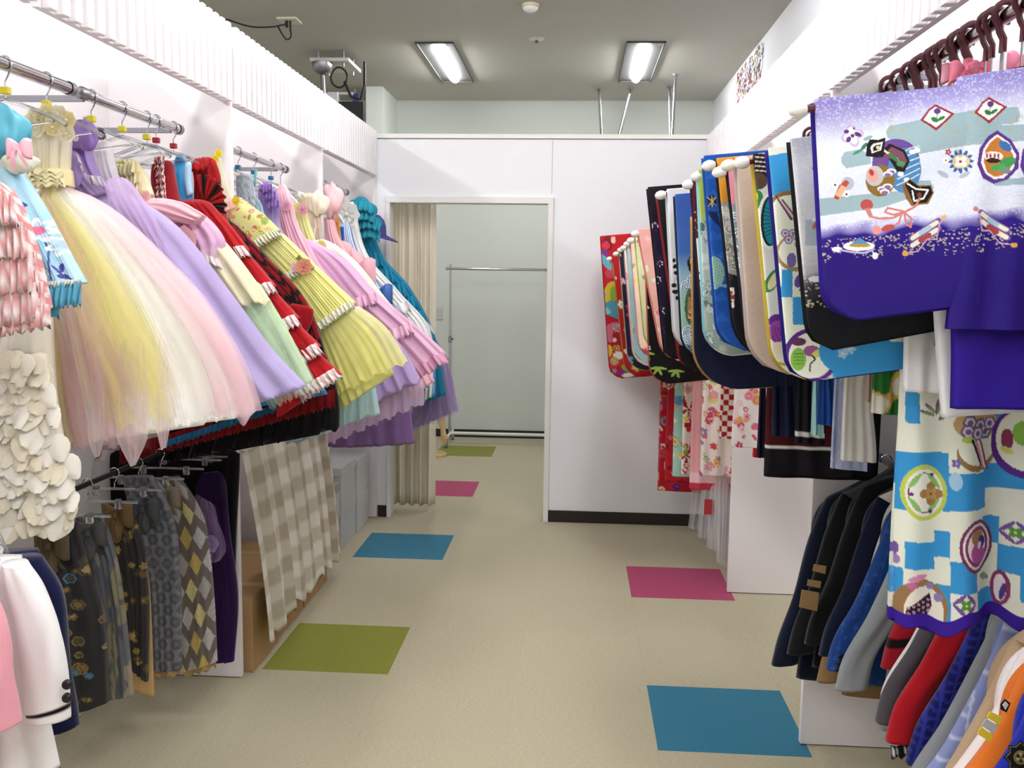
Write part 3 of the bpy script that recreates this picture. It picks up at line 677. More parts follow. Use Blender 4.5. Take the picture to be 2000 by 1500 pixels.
def sheer(col, a0, a1=None):
    def f(PX, PY, u, t_, x, z):
        c = np.tile(lin(col), (len(u), 1)); al = a0 + ((a1 if a1 is not None else a0) - a0) * t_ + .12 * wob(u * 14, t_ * 2, 2); return np.c_[c, np.clip(al, .05, .95)]
    return f
def veil(col, lo, hi, a):
    def f(PX, PY, u, t_, x, z):
        m = np.clip(sm(u + .04 * wob(u * 3, t_ * 4, 1), lo - .07, lo + .02) * (1 - sm(u + .04 * wob(u * 3, t_ * 4, 1), hi - .02, hi + .07)), 0, 1)
        return np.c_[np.tile(lin(col), (len(u), 1)), np.clip(m * (a + .25 * wob(u * 16, t_ * 2.5, 2)), 0, .9)]
    return f
def grow(st, d, dh, ext): return [(a - d * (i / 5), b + ext * (i > 3), c + d * (i / 5), e + ext * (i > 3), h + dh) for i, (a, b, c, e, h) in enumerate(st)]
for i, (c_, lo, hi, a_, ex, hm) in enumerate((('#fffdf4', -.2, 1.2, .32, -14, .012), ('#f4c4cc', .12, .46, .36, 18, .03), ('#fbf0a4', .34, .62, .38, -26, .02), ('#f0c8d2', .86, 1.2, .5, -4, .03), ('#f7eba6', -.2, .14, .4, 4, .025))):
    loft('tulle_layer', t, grow(st, 4 + 3 * i, .014 + .009 * i, ex), 2.45, TULLE, veil(c_, lo, hi, a_), pleat=(.008, 8), rows=60, cols=120, hem=hm, hemn=5, seed=i * 2.1, cap=False)
for a in ((172, 862, 205, 895), (228, 860, 290, 912), (305, 845, 332, 878)):
    x0, y0, x1, y1 = a; loft('tulle_point', t, [(x0 + 6, y0 - 200, x1 - 6, y0 - 205), (x0, y0 - 60, x1, y0 - 60), (x0, y0 - 8, x1, y0 - 12), ((x0 + x1) / 2 - 4, y1, (x0 + x1) / 2 + 6, y1 - 4)], 2.345, TULLE, sheer('#f0dcde', .0, .6), hd=.002, rows=14, cols=12, pleat=(.004, 2))
loft('bodice', t, [(62, 232, 138, 226), (66, 270, 136, 262), (70, 330, 134, 330), (64, 350, 136, 350)], 2.45, SATIN, dye_t([(0, '#f0e6cc'), (.5, '#eadfc6'), (1, '#f3e6b4')]), hd=.045, pleat=(.006, 6), pamp=lambda T: T * 0 + 1, rows=24, cols=40)
o, P2 = loft('waist_sash', t, [(62, 330, 136, 328), (60, 350, 139, 348), (66, 368, 140, 364)], 2.45, SATIN, '#f1e2a8', hd=.056, rows=14, cols=30)
for k in range(4): strip('sash_fold', t, edge(P2, .15 + .22 * k, .03, .97, 20), (0, 0, -1), .012, SATIN, '#f4e7b4', 3, .003, seed=k)
for k, (a, b) in enumerate(((72, 228), (95, 220), (118, 224), (135, 236), (75, 252), (108, 250), (134, 262))): blossom('neck_flower', t, at(a, b, Y=2.40), .025, '#f4e6ac' if k % 2 else '#f6efce', '#f8f0c8', seed=k)
loft('neck_frill', t, [(60, 226, 142, 216), (58, 246, 144, 238)], 2.44, TULLE, sheer('#f6edbe', .7), hd=.05, pleat=(.02, 8), rows=8, cols=50, hem=.01)
# purple satin dress with lavender skirt
t = dress('satin_dress', 'lavender dress with gathered purple satin bodice', 2.61, -1.1, 1.2)
o, P = loft('skirt', t, [(160, 385, 240, 368), (200, 490, 345, 440), (270, 620, 450, 570), (330, 740, 540, 690), (380, 830, 600, 752)], 2.61, FAB, dye_t([(0, '#c7b4de'), (.5, '#bfaedb'), (1, '#c4b6e2')], .06), hd=.055, pleat=(.014, 5), rows=60, cols=70, hem=.006)
loft('overskirt', t, [(200, 350, 250, 345), (225, 420, 300, 420), (290, 500, 335, 495), (320, 560, 360, 535)], 2.57, TULLE, sheer('#d7bfe4', .8), hd=.02, pleat=(.012, 3), rows=30, cols=30)
loft('bodice', t, [(140, 268, 182, 250), (130, 320, 180, 300), (136, 360, 200, 345), (158, 395, 232, 375)], 2.61, SATIN, dye_t([(0, '#8a68ae'), (.6, '#9b7fbd'), (1, '#b39ad0')], .1), hd=.045, pleat=(.006, 4), pamp=lambda T: T * 0 + 1, rows=30, cols=36)
puff('puff_sleeve', t, at(163, 265, Y=2.56), .04, '#8e6cb4', SATIN, folds=7); puff('puff_sleeve', t, at(140, 330, Y=2.555), .042, '#a98fc8', SATIN, folds=7, sq=(.7, .6, 1.2))
strip('lace_trim', t, [at(a, b, Y=2.545) for a, b in ((152, 300), (160, 325), (170, 342), (200, 345))], (.5, 0, -1), .03, FAB, lace('#c9b4dc'), 7, .006)
blossom('white_flower', t, at(272, 478, Y=2.52), .024, '#fdfcfa', '#ffffff', seed=1); blossom('jewel', t, at(149, 270, Y=2.515), .01, '#efe6f2', '#ffffff')
# white ruffled dress beside it
t = dress('white_dress', 'white blouse dress half hidden beside the purple bodice', 2.72, -1.35, 1.6)
loft('body', t, [(186, 280, 214, 272), (190, 330, 226, 325), (215, 420, 260, 400)], 2.73, FAB, '#f4f1f3', hd=.03, pleat=(.006, 3), rows=24, cols=24)
strip('black_lace_collar', t, [at(a, b, Y=2.69) for a, b in ((182, 262), (192, 252), (204, 250))], (.2, 0, -1), .03, FAB, lace('#4c3c58', '#b9a8c4', 40), 5, .005)
# pink, yellow and green tiered gown
t = dress('tiered_gown', 'pastel gown with pink drape, pale yellow and mint green tiers', 2.82, -1.0, 1.2)
loft('bodice', t, [(218, 318, 262, 308), (222, 350, 285, 340), (240, 395, 300, 380)], 2.82, FAB, dye_t([(0, '#f3eab4'), (1, '#f2e4c4')]), hd=.045, pleat=(.01, 5), pamp=lambda T: T * 0 + 1, rows=24, cols=40)
for k in range(3): strip('bodice_frill', t, [at(a, b + 20 * k, Y=2.76) for a, b in ((220 + 5 * k, 318), (245, 322), (268 + 6 * k, 315))], (.1, 0, -1), .035, FAB, '#f6eec0', 6, .01, seed=k)
for k, (a, b) in enumerate(((262, 372), (285, 384), (270, 395))): blossom('bodice_flower', t, at(a, b, Y=2.755), .02, '#f4c6bc', '#f2b0a8', seed=k)
tier(t, [(330, 540, 500, 540), (410, 660, 560, 640), (480, 780, 612, 742)], 2.83, FAB, dye_t([(0, '#c9e6b2'), (.6, '#cdeaba'), (1, '#d7f0c8')], .08), hd=.05, pleat=(.016, 5), rows=50, cols=70, hem=.008)
tier(t, [(400, 560, 512, 570), (480, 690, 588, 690), (530, 800, 622, 755)], 2.81, TULLE, sheer('#d9e8d4', .35), hd=.055, pleat=(.012, 4), rows=30, cols=40, hem=.01)
tier(t, [(265, 395, 375, 405), (330, 490, 452, 485), (405, 600, 530, 590)], 2.81, FAB, dye_t([(0, '#f6edc6'), (.6, '#f5eccd'), (1, '#f1e9c0')], .05), hd=.06, pleat=(.014, 4), rows=44, cols=60, hem=.012, hemn=4)
o, P = tier(t, [(250, 395, 330, 385), (262, 430, 400, 420), (300, 480, 440, 470), (345, 512, 436, 505)], 2.79, FAB, dye_t([(0, '#f2c6d0'), (.4, '#f0bfd8'), (.75, '#eac0e2'), (1, '#f4d4dc')], .1), hd=.06, pleat=(.016, 4), rows=50, cols=60, hem=.012, hemn=4)
loft('drape', t, [(258, 405, 290, 395), (300, 425, 345, 392), (380, 440, 400, 420)], 2.70, FAB, '#f3c3c8', hd=.03, pleat=(.01, 2), rows=24, cols=24)
blossom('rose', t, at(362, 470, Y=2.70), .045, '#f3bfc0', '#b8a07a', seed=.4)
strip('lace_trim', t, edge(P, .97, .5, .98, 24), pts_dir(P, 1), .03, FAB, lace('#f4d8dc'), 8, .008)
# red dress with white lace frills
t = dress('frilled_dress', 'red dress with white lace frills down the skirt', 2.97, -.95, 1.2)
loft('bodice', t, [(300, 318, 336, 312), (298, 360, 345, 360), (310, 400, 352, 395)], 2.97, FAB, dye_t([(0, '#8d1420'), (1, '#a01a24')], .1), hd=.04, rows=24, cols=30)
for k in range(7): strip('bodice_frill', t, [at(a + .6 * k, 305 + 13 * k, Y=2.915) for a in (307, 314, 322)], (0, 0, -1), .02, FAB, lace('#b8202c', '#fdf6f4', 30, .7), 3, .01, seed=k)
pr = None
for k, (a, b) in enumerate(((0, .3), (.22, .5), (.42, .68), (.6, .84), (.76, 1.0))):
    ax = lambda f: (335 + f * 235, 392 + f * 395, 412 + f * 245, 385 + f * 350)
    w = 8 + 5 * k; A, B = ax(a), ax(b)
    o, P = tier(t, [(A[0], A[1], A[2] - 6, A[3] + 4), ((A[0] + B[0]) / 2, (A[1] + B[1]) / 2, (A[2] + B[2]) / 2, (A[3] + B[3]) / 2), (B[0] - w, B[1] + w, B[2] + w * .4, B[3] - w * .2)], 2.97 + .006 * (4 - k), FAB, dye_t([(0, '#a3131c'), (.6, '#c01a22'), (1, '#cc2028')], .12), hd=.045, pleat=(.012, 5), rows=26, cols=50, hem=.006)
    strip('lace_frill', t, edge(P, .9 if k < 4 else .8, .35, .99, 36), pts_dir(P, 1, .9), .042, FAB, lace('#e9b9ba', '#fffaf8', 60, .8), 9, .01, seed=k)
# blue satin
t = dress('satin_gown', 'bright blue satin dress between the two red dresses', 3.04, -1.2, 1.1)
loft('body', t, [(338, 308, 366, 302), (334, 340, 372, 335), (338, 400, 380, 395), (365, 470, 430, 450), (430, 640, 560, 610), (470, 800, 640, 770)], 3.05, SATIN, dye_t([(0, '#2f9ad6'), (.3, '#3a9fdc'), (1, '#2c86bc')], .08), hd=.028, pleat=(.008, 4), rows=60, cols=40)
loft('pale_panel', t, [(362, 318, 374, 315), (360, 350, 374, 350), (366, 385, 378, 378)], 3.015, SATIN, '#a9cdea', hd=.012, rows=16, cols=12)
# red and black frilled dress
t = dress('flamenco_dress', 'red and black fan sleeved dress with black netting and petticoat', 3.13, -.95, .95)
def netd(PX, PY, u, t_, x, z):
    a, b = u * 26 + 2 * t_, t_ * 40; m = (np.abs(np.sin(a)) < .38) | (np.abs(np.sin(b * .5 + np.sin(a) * .8)) < .35)
    bl = wob(u * 10, t_ * 12) > .55
    return np.where((m | bl)[:, None], lin('#150a0c'), lin('#8c1218'))
loft('bodice', t, [(372, 312, 418, 305), (378, 345, 430, 340), (384, 420, 436, 415), (400, 450, 452, 440)], 3.13, FAB, dye_t([(0, '#b3161c'), (1, '#9c1218')], .15), hd=.03, pleat=(.006, 4), pamp=lambda T: T * 0 + 1, rows=30, cols=36)
loft('net_skirt', t, [(395, 440, 450, 425), (445, 530, 520, 500), (520, 640, 600, 590), (570, 740, 640, 700)], 3.14, FAB, netd, hd=.032, rows=90, cols=80)
loft('red_ruffle', t, [(560, 590, 612, 600), (575, 620, 612, 618), (590, 680, 600, 650)], 3.09, FAB, '#a8141c', hd=.01, pleat=(.01, 2), rows=12, cols=20)
loft('petticoat', t, [(450, 600, 600, 640), (380, 740, 650, 730), (310, 850, 664, 800), (285, 905, 664, 835)], 3.16, FAB, dye_t([(0, '#2a0c10'), (.5, '#120c0f'), (1, '#0d0b0f')], .1), hd=.04, pleat=(.014, 9), rows=40, cols=110, hem=.012, hemn=11)
for k, (a, b, cc) in enumerate(((235, 872, '#8a121a'), (330, 858, '#2a78a8'))): strip('petticoat_frill', t, [at(q, b - (q - a) * (.27 + .06 * k), Y=3.085 - .012 * k) for q in np.linspace(a, 655 - 55 * k, 24)], (0, 0, -1), .06 - .036 * k, FAB, cc, 26, .005, seed=k)
def fan():
    c = at(402, 400, Y=3.08); V = [c + [0, -.01, 0]]; C = [lin('#8c1016')]; Fc = []; n = 48; R = .098
    for i in range(n + 1):
        th = math.radians(112 - 190 * i / n); d = .012 * (1 if i % 4 < 2 else -1)
        for r in (.45, 1.0):
            V.append(c + [R * r * math.cos(th) * .75, -.015 + d * r, R * r * math.sin(th)]); C.append(lin('#17090a') if (i // 4) % 3 == 1 and r > .4 else lin('#bc1a1e'))
    for i in range(n):
        a = 1 + 2 * i; Fc += [(0, a, a + 2), (a, a + 1, a + 3, a + 2)]
    m = mesh('fan_sleeve', np.array(V) - parent_world(t), Fc, False); colours(m, C); o = link('fan_sleeve', m, t, FAB); sm = o.modifiers.new('thickness', 'SOLIDIFY'); sm.thickness = .003
fan(); strip('neck_frill', t, [at(a, b, Y=3.09) for a, b in ((366, 305), (375, 318), (395, 320), (414, 308))], (0, 0, -1), .025, FAB, '#c01c20', 5, .008)
# yellow floral mermaid gown
t = dress('mermaid_gown', 'yellow mermaid gown with floral bodice and lace tiers', 3.28, -.75, 1.1)
def flo(PX, PY, u, t_, x, z):
    P_ = Paint(PX, PY, u, t_, '#e6e59a'); P_.floral(8, ['#d4605e', '#e89a8c', '#f2f0d8', '#8aa04a', '#f6e678', '#e27f6a', '#9cb05a'], 150, 2.5, 6, (415, 385, 560, 510)); return P_.c
YG = dye_t([(0, '#eeeeae'), (.4, '#f2f0a0'), (1, '#f5f29a')], .05)
o, P = loft('mermaid_skirt', t, [(610, 648, 694, 592, .05), (630, 720, 755, 640, .06), (650, 775, 797, 705, .07)], 3.28, TULLE, lambda *a: np.c_[YG(*a), np.full(len(a[0]), .82)], pleat=(.010, 8), rows=50, cols=110, hem=.01, hemn=5)
loft('underskirt', t, [(610, 648, 690, 598, .045), (640, 735, 745, 680, .05), (665, 800, 770, 730, .055)], 3.29, FAB, '#ecea98', pleat=(.008, 6), rows=24, cols=40)
o, P1 = loft('skirt', t, [(480, 480, 546, 448, .05), (550, 552, 612, 512, .052), (612, 652, 695, 590, .055)], 3.28, FAB, YG, pleat=(.0035, 12), pamp=lambda T: T * 0 + 1, rows=60, cols=130)
o, P2 = loft('bodice', t, [(440, 395, 474, 386, .04), (430, 425, 492, 402, .05), (452, 462, 520, 422, .055), (484, 494, 548, 450, .062)], 3.28, FAB, flo, rows=90, cols=90, wrinkle=.004)
loft('pink_band', t, [(424, 410, 472, 384, .05), (424, 432, 478, 402, .057)], 3.275, SATIN, '#f1bcae', rows=10, cols=30, pleat=(.004, 3))
strip('bodice_frill', t, edge(P2, .96, .02, .98, 50), pts_dir(P2, 1), .035, FAB, lace('#dfe0ae', '#fbfaf0', 60, .6), 14, .009)
for k, tt in enumerate((.42, .96)): strip('lace_frill', t, edge(P1, tt, .02, .98, 50), pts_dir(P1, tt), .03, FAB, lace('#e9e8c0', '#fdfcf4', 60, .6), 12, .009, seed=k)
blossom('rose', t, at(596, 520, Y=3.21), .03, '#eba588', '#d98a70', n=7); blossom('rose', t, at(577, 522, Y=3.21), .018, '#f6cfd2', '#eec0c6'); blossom('leaf_spray', t, at(585, 505, Y=3.225), .012, '#7f9a4a', '#6a8a3a', n=4)
for k, (a, b, cc) in enumerate(((462, 392, '#f2d23c'), (425, 428, '#f0b8b0'), (437, 425, '#f3c4b8'), (446, 418, '#eeb0a4'), (421, 312, '#f2dc3a'), (428, 300, '#f4e24a'))): blossom('flower', t, at(a, b, Y=3.225), .016, cc, '#f6f0b0', seed=k)
loft('strap', t, [(418, 310, 432, 305), (424, 345, 440, 342), (440, 390, 456, 386)], 3.27, TULLE, sheer('#efeccb', .7), hd=.012, rows=14, cols=10)
# ------------------------------------------------------------------ second cabinet
def simple(name, label, Y, st, mat, dye, zh=1.2, hd=.03, pleat=(.008, 4), **k):
    t = dress(name, label, Y, float(at(st[-1][0], st[-1][1], Y=Y)[0]), zh); o, P = loft('body', t, st, Y, mat, dye, hd=hd, pleat=pleat, rows=k.pop('rows', 44), cols=k.pop('cols', 40), **k)
    c0 = P(.5, .03)
    if ZRL - .1 - c0[2] < .22:
        for uu, sg in ((.22, -1), (.78, 1)):
            q = P(uu, .04); MB().tube([q + np.array([0, .02, -.01]), (q + np.array([XRL + sg * .06, Y, ZRL - .12])) / 2 + np.array([sg * .012, 0, 0]), np.array([XRL + sg * .055, Y, ZRL - .1])], .006, 7).build('shoulder_strap', CLW if mat is SATIN else solid('strap_ivory', '#e9e2d8', .6), t, True)
    return t, P
def sequin(PX, PY, u, t_, x, z): g = grain(np.floor(u * 40), np.floor(t_ * 90)); return np.tile(lin('#8c939c'), (len(u), 1)) * (.5 + 1.3 * g)[:, None]
t, P = simple('sequin_dress', 'silver sequin top beside the first white post', 3.60, [(462, 345, 492, 340), (464, 395, 502, 390), (475, 440, 512, 432), (500, 520, 560, 500), (560, 680, 650, 660)], BROCADE, sequin, rows=70)
t, P = simple('plush_suit', 'pale blue plush animal suit with round hood', 3.70, [(486, 395, 510, 390), (485, 425, 517, 418), (500, 460, 540, 450), (540, 560, 600, 540)], FAB, '#9cc4d0')
puff('hood', t, at(482, 400, Y=3.655), .045, '#8fbccb', FAB, folds=3); puff('muzzle', t, at(490, 402, Y=3.60), .02, '#eceeee', FAB, folds=3); puff('ear', t, at(470, 385, Y=3.625), .016, '#6f96a8', FAB, folds=3); puff('ear', t, at(472, 418, Y=3.625), .014, '#4c6c80', FAB, folds=3)
MB().tube([at(500, 330, Y=3.68), at(497, 365, Y=3.68)], .005, 6).build('beaded_strap', solid('bead_teal', '#6ab2c0', .3), t, True)
t, P = simple('frilled_gown', 'purple frilled dress beside the pale blue plush suit', 3.82, [(505, 360, 528, 352), (505, 395, 545, 388), (515, 450, 548, 440), (545, 530, 600, 520), (600, 640, 680, 620)], FAB, dye_t([(0, '#9c7cc4'), (.2, '#a98cc8'), (.4, '#c6bad8'), (1, '#cfc4e0')], .12))
for k, (a, b) in enumerate(((508, 362), (515, 378), (522, 395))): strip('frill', t, [at(q, b + 5 * math.sin(q), Y=3.775) for q in (a, a + 10, a + 24)], (.1, 0, -1), .03, FAB, '#9a78c2', 4, .009, seed=k)
t, P = simple('pink_dress', 'pink ruched slip dress in the second cabinet', 3.92, [(540, 365, 560, 358), (538, 395, 570, 388), (548, 440, 580, 430), (562, 500, 610, 490), (610, 620, 680, 600)], SATIN, dye_t([(0, '#eab9c4'), (.3, '#e9a9ba'), (1, '#f0c4d0')], .14), pleat=(.008, 5))
blossom('flower', t, at(560, 402, Y=3.88), .022, '#efb3c2', '#e594a8')
t, P = simple('yellow_dress', 'small pale yellow dress with a pink flower in second cabinet', 4.22, [(574, 405, 596, 398), (572, 440, 604, 432), (580, 480, 618, 470), (610, 560, 660, 545)], FAB, dye_t([(0, '#e9e69a'), (1, '#efedb4')], .06))
blossom('flower', t, at(592, 410, Y=4.17), .028, '#f2b6c0', '#d9607c'); blossom('flower', t, at(582, 404, Y=4.175), .022, '#f6ea9a', '#f2d860')
t, P = simple('beige_bolero', 'cream bolero dress with puffed sleeves in the second cabinet', 4.34, [(583, 380, 612, 376), (580, 410, 625, 400), (590, 440, 628, 432), (598, 480, 632, 470)], FAB, dye_t([(0, '#ead8bf'), (.5, '#ecd9c4'), (1, '#e0c9c0')], .06))
puff('puff_sleeve', t, at(622, 398, Y=4.31), .05, '#eee0cb', SATIN, sq=(.9, .5, 1.1)); MB().tube([at(568, 375, Y=4.28), at(572, 400, Y=4.28), at(570, 425, Y=4.28)], .006, 6).build('ribbon', CLW, t, True)
strip('sequin_panel', t, [at(a, 445, Y=4.29) for a in (592, 605, 620)], (0, 0, -1), .06, BROCADE, lace('#d6c0b4', '#f4ece4', 30), 4, .006)
# long gowns whose skirts swell out into the aisle
t = dress('pink_gown', 'long pink and lilac gown bulging beside the yellow mermaid gown', 3.99, -.6, 1.2)
o, P = tier(t, [(580, 470, 606, 466), (590, 520, 672, 505), (640, 600, 735, 570), (720, 700, 830, 650), (770, 762, 872, 690)], 3.99, FAB, dye_t([(0, '#eab8de'), (.5, '#efc0dc'), (1, '#f0c2dc')], .07), hd=.05, pleat=(.018, 5), rows=60, cols=64, hem=.01, hemn=4)
loft('lilac_side', t, [(562, 470, 585, 468), (572, 520, 610, 520), (620, 600, 660, 595), (660, 700, 720, 700)], 3.955, FAB, '#c9b6e0', hd=.02, pleat=(.01, 2), rows=30, cols=20)
strip('edge_frill', t, edge(P, .45, .35, .99, 30), (.4, 0, -1), .05, FAB, '#f2bfd8', 5, .02, seed=1); strip('edge_frill', t, edge(P, .7, .5, .99, 30), (.4, 0, -1), .05, FAB, '#f2c6da', 5, .02, seed=2)
strip('hem_frill', t, edge(P, .97, .02, .99, 50), pts_dir(P, 1), .05, TULLE, lambda a, b, u, f: np.c_[np.tile(lin('#f1bcd6'), (len(u), 1)), np.full(len(u), .75)], 10, .016)
t, P = simple('cream_gown', 'cream gown with a small yellow rose behind the pink gown', 4.12, [(598, 472, 640, 466), (620, 520, 690, 505), (690, 600, 760, 590), (760, 690, 830, 670)], FAB, '#f4f1e4', hd=.035, pleat=(.01, 3))
blossom('yellow_rose', t, at(628, 480, Y=4.06), .026, '#efe48a', '#d9cc5a', n=7)
t, P = simple('blue_tulle_gown', 'pale blue tulle gown showing below the yellow mermaid gown', 3.52, [(560, 560, 600, 540), (590, 650, 680, 640), (590, 760, 728, 740), (560, 868, 742, 805)], FAB, dye_t([(0, '#bfe0e4'), (.6, '#b2dbe0'), (1, '#c8e6e8')], .06), hd=.05, pleat=(.014, 6), hem=.012, hemn=6, cols=70)
t = dress('lilac_gown', 'lilac layered gown with sheer hem below the pink gown', 3.72, -.75, 1.0)
o, P = tier(t, [(620, 620, 690, 590), (660, 710, 780, 670), (690, 800, 822, 742)], 3.70, FAB, dye_t([(0, '#b79cd4'), (.6, '#c2a6dc'), (1, '#c6acdf')], .06), hd=.045, pleat=(.012, 5), rows=44, cols=64, hem=.012, hemn=4)
tier(t, [(640, 720, 790, 680), (640, 800, 826, 752), (636, 868, 830, 785)], 3.74, TULLE, sheer('#d6bcd6', .7), hd=.06, pleat=(.016, 6), rows=30, cols=60, hem=.012, hemn=7)
t, P = simple('mauve_gown', 'mauve satin gown hem hanging lowest by the white boxes', 4.40, [(660, 640, 720, 620), (650, 760, 790, 740), (640, 872, 810, 865)], FAB, dye_t([(0, '#9c7cb4'), (1, '#8f6fa6')], .08), zh=.8, hd=.05, pleat=(.016, 4), hem=.004, cols=64)
# ------------------------------------------------------------------ third cabinet
t, P = simple('balloon_bonnet_dress', 'pink dress with round satin bonnet in the cabinet by the doorway', 4.70, [(634, 425, 652, 420), (636, 460, 660, 455), (650, 520, 690, 510)], SATIN, '#efb7bf')
puff('bonnet', t, at(648, 392, Y=4.68), .07, '#f0bcc0', SATIN, folds=4, sq=(.75, .5, 1.2))
t, P = simple('orange_dress', 'small orange and yellow dress in the cabinet by the doorway', 4.84, [(638, 428, 660, 422), (636, 450, 664, 445), (645, 480, 668, 475)], FAB, dye_t([(0, '#dc8434'), (.5, '#e39a48'), (1, '#e8c25a')], .1))
puff('puff_sleeve', t, at(648, 436, Y=4.80), .03, '#e0873a', FAB)
t = dress('bow_gown', 'pink satin gown with large bow in cabinet by doorway', 4.92, -.6, .9)
tier(t, [(628, 475, 678, 470), (640, 520, 712, 505), (690, 600, 735, 570), (760, 700, 800, 650), (790, 780, 850, 745)], 4.92, SATIN, dye_t([(0, '#f0b6c0'), (.6, '#efb4c4'), (1, '#f0bccb')], .08), hd=.05, pleat=(.014, 4), rows=50, cols=50)
puff('bustle', t, at(655, 500, Y=4.86), .1, '#f3bcc4', SATIN, sq=(.8, .35, .9), folds=5); bow('bow', t, at(700, 525, Y=4.84), .17, '#f2b2bd')
def stripes(PX, PY, u, t_, x, z): return np.where((np.sin(u * 40) > .2)[:, None], lin('#5b8cc8'), lin('#eef3fa'))
t, P = simple('striped_dress', 'blue and white striped dress in the cabinet by the doorway', 5.06, [(662, 440, 685, 432), (668, 470, 690, 465), (700, 560, 735, 545), (745, 610, 765, 590), (780, 760, 850, 720), (765, 800, 850, 770)], SATIN, stripes, cols=60)
bow('blue_bow', t, at(742, 570, Y=5.0), .13, '#3f6fb8'); strip('hem_frill', t, edge(P, .95), (0, 0, -1), .06, SATIN, lambda a, b, u, f: np.where((np.sin(u * 60) > 0)[:, None], lin('#5b9cc8'), lin('#e6e6d8')), 8, .02)
MB().box(*[v for c_, w_ in zip(at(665, 456, Y=4.99), (.018, .006, .035)) for v in (c_ - w_, c_ + w_)], .004).build('blue_tag', solid('tag_blue', '#2a58b8', .4), t)
t, P = simple('white_satin_dress', 'white satin dress with a large white rose by the doorway', 5.2, [(664, 400, 696, 392), (668, 440, 700, 436), (684, 500, 716, 492), (740, 580, 780, 570), (800, 650, 838, 640), (820, 700, 850, 690)], SATIN, dye_t([(0, '#f2f1ee'), (1, '#f4f3f0')], .03), pleat=(.012, 4))
blossom('white_rose', t, at(680, 420, Y=5.14), .075, '#f3f2ee', '#e9e8e2', n=8); blossom('white_rose', t, at(670, 400, Y=5.15), .05, '#f6f5f2', '#eceae4', n=7)
strip('satin_band', t, [at(a, b, Y=5.13) for a, b in ((752, 600), (775, 595), (795, 588))], (.5, 0, -1), .06, SATIN, '#efeeea', 2, .01)
t = dress('teal_dress', 'teal dress with ruffled sleeves and tiers nearest the doorway', 5.38, -.8, .85)
o, P = tier(t, [(694, 420, 728, 410), (698, 480, 736, 470), (712, 505, 746, 495), (770, 580, 800, 560), (820, 650, 842, 635), (800, 795, 872, 770)], 5.38, FAB, dye_t([(0, '#2390b4'), (.5, '#1f8db6'), (1, '#1c86a6')], .1), hd=.04, pleat=(.014, 4), rows=60, cols=44)
for k, tt in enumerate((.2, .3, .39, .47, .55, .63)): strip('tier_frill', t, edge(P, tt, .2, .99, 30), (.3, 0, -1), .085, FAB, '#2a9cc0', 4, .016, seed=k)
puff('ruffle_sleeve', t, at(705, 415, Y=5.32), .09, '#2a9ab4', TULLE if False else FAB, folds=9, sq=(.9, .5, .9)); puff('ruffle_sleeve', t, at(718, 440, Y=5.33), .08, '#2493b0', FAB, folds=9, sq=(.9, .5, .9))
for k, (a_, b_, w_) in enumerate(((684, 402, 48), (686, 420, 50), (696, 436, 48), (698, 454, 46))): strip('sleeve_frill', t, [at(a_ + w_ * f, b_ - 10 * math.sin(3.1 * f), Y=5.262 + .03 * abs(f - .5)) for f in np.linspace(0, 1, 8)], (0, -.3, -1), .06, FAB, '#34a4be', 5, .016, seed=k)
strip('white_lining', t, [at(a, b, Y=5.31) for a, b in ((800, 600), (825, 618), (845, 640))], (.5, 0, -1), .06, TULLE, lambda a, b, u, f: np.c_[np.tile(lin('#eef2f2'), (len(u), 1)), np.full(len(u), .6)], 3, .012)
t, P = simple('lavender_gown', 'lavender gown whose hem hangs in front of the cream curtain', 5.56, [(712, 460, 732, 455), (716, 500, 740, 492), (760, 600, 800, 590), (810, 700, 868, 690), (800, 840, 895, 800)], FAB, dye_t([(0, '#6f5a9c'), (.2, '#8d79b4'), (.6, '#a690c6'), (1, '#a48cc2')], .08), zh=.75, hd=.05, pleat=(.016, 5), hem=.006)
tier(t, [(800, 690, 872, 690), (815, 790, 888, 770), (790, 850, 906, 800)], 5.52, TULLE, sheer('#c4b4d8', .4), hd=.06, pleat=(.018, 5), rows=24, cols=40, hem=.012)
t = thing('sun_cap', 'dark violet cap with wide brim hanging beside the doorway', 'cap', tuple(at(735, 462, Y=5.66)), G); c = at(735, 446, Y=5.66)
VF = solid('violet_felt', '#4a478c', .9); MB().lathe(c + [-.02, 0, 0], [(.0, .085), (.04, .078), (.066, .05), (.078, .01), (.08, -.05)], 22).build('crown', VF, t, True)
V = []; Fc = []
for i in range(13):
    th = -math.pi * .62 + math.pi * 1.24 * i / 12
    for r in (.078, .15): V.append(c + [r * math.cos(th) - .02, -r * math.sin(th) * .8, -.045 - (r - .078) * .55 * math.cos(th)])
for i in range(12): Fc.append((2 * i, 2 * i + 1, 2 * i + 3, 2 * i + 2))
o = link('brim', mesh('brim', np.array(V) - parent_world(t), Fc), t, MATS['violet_felt']); m_ = o.modifiers.new('thickness', 'SOLIDIFY'); m_.thickness = .006
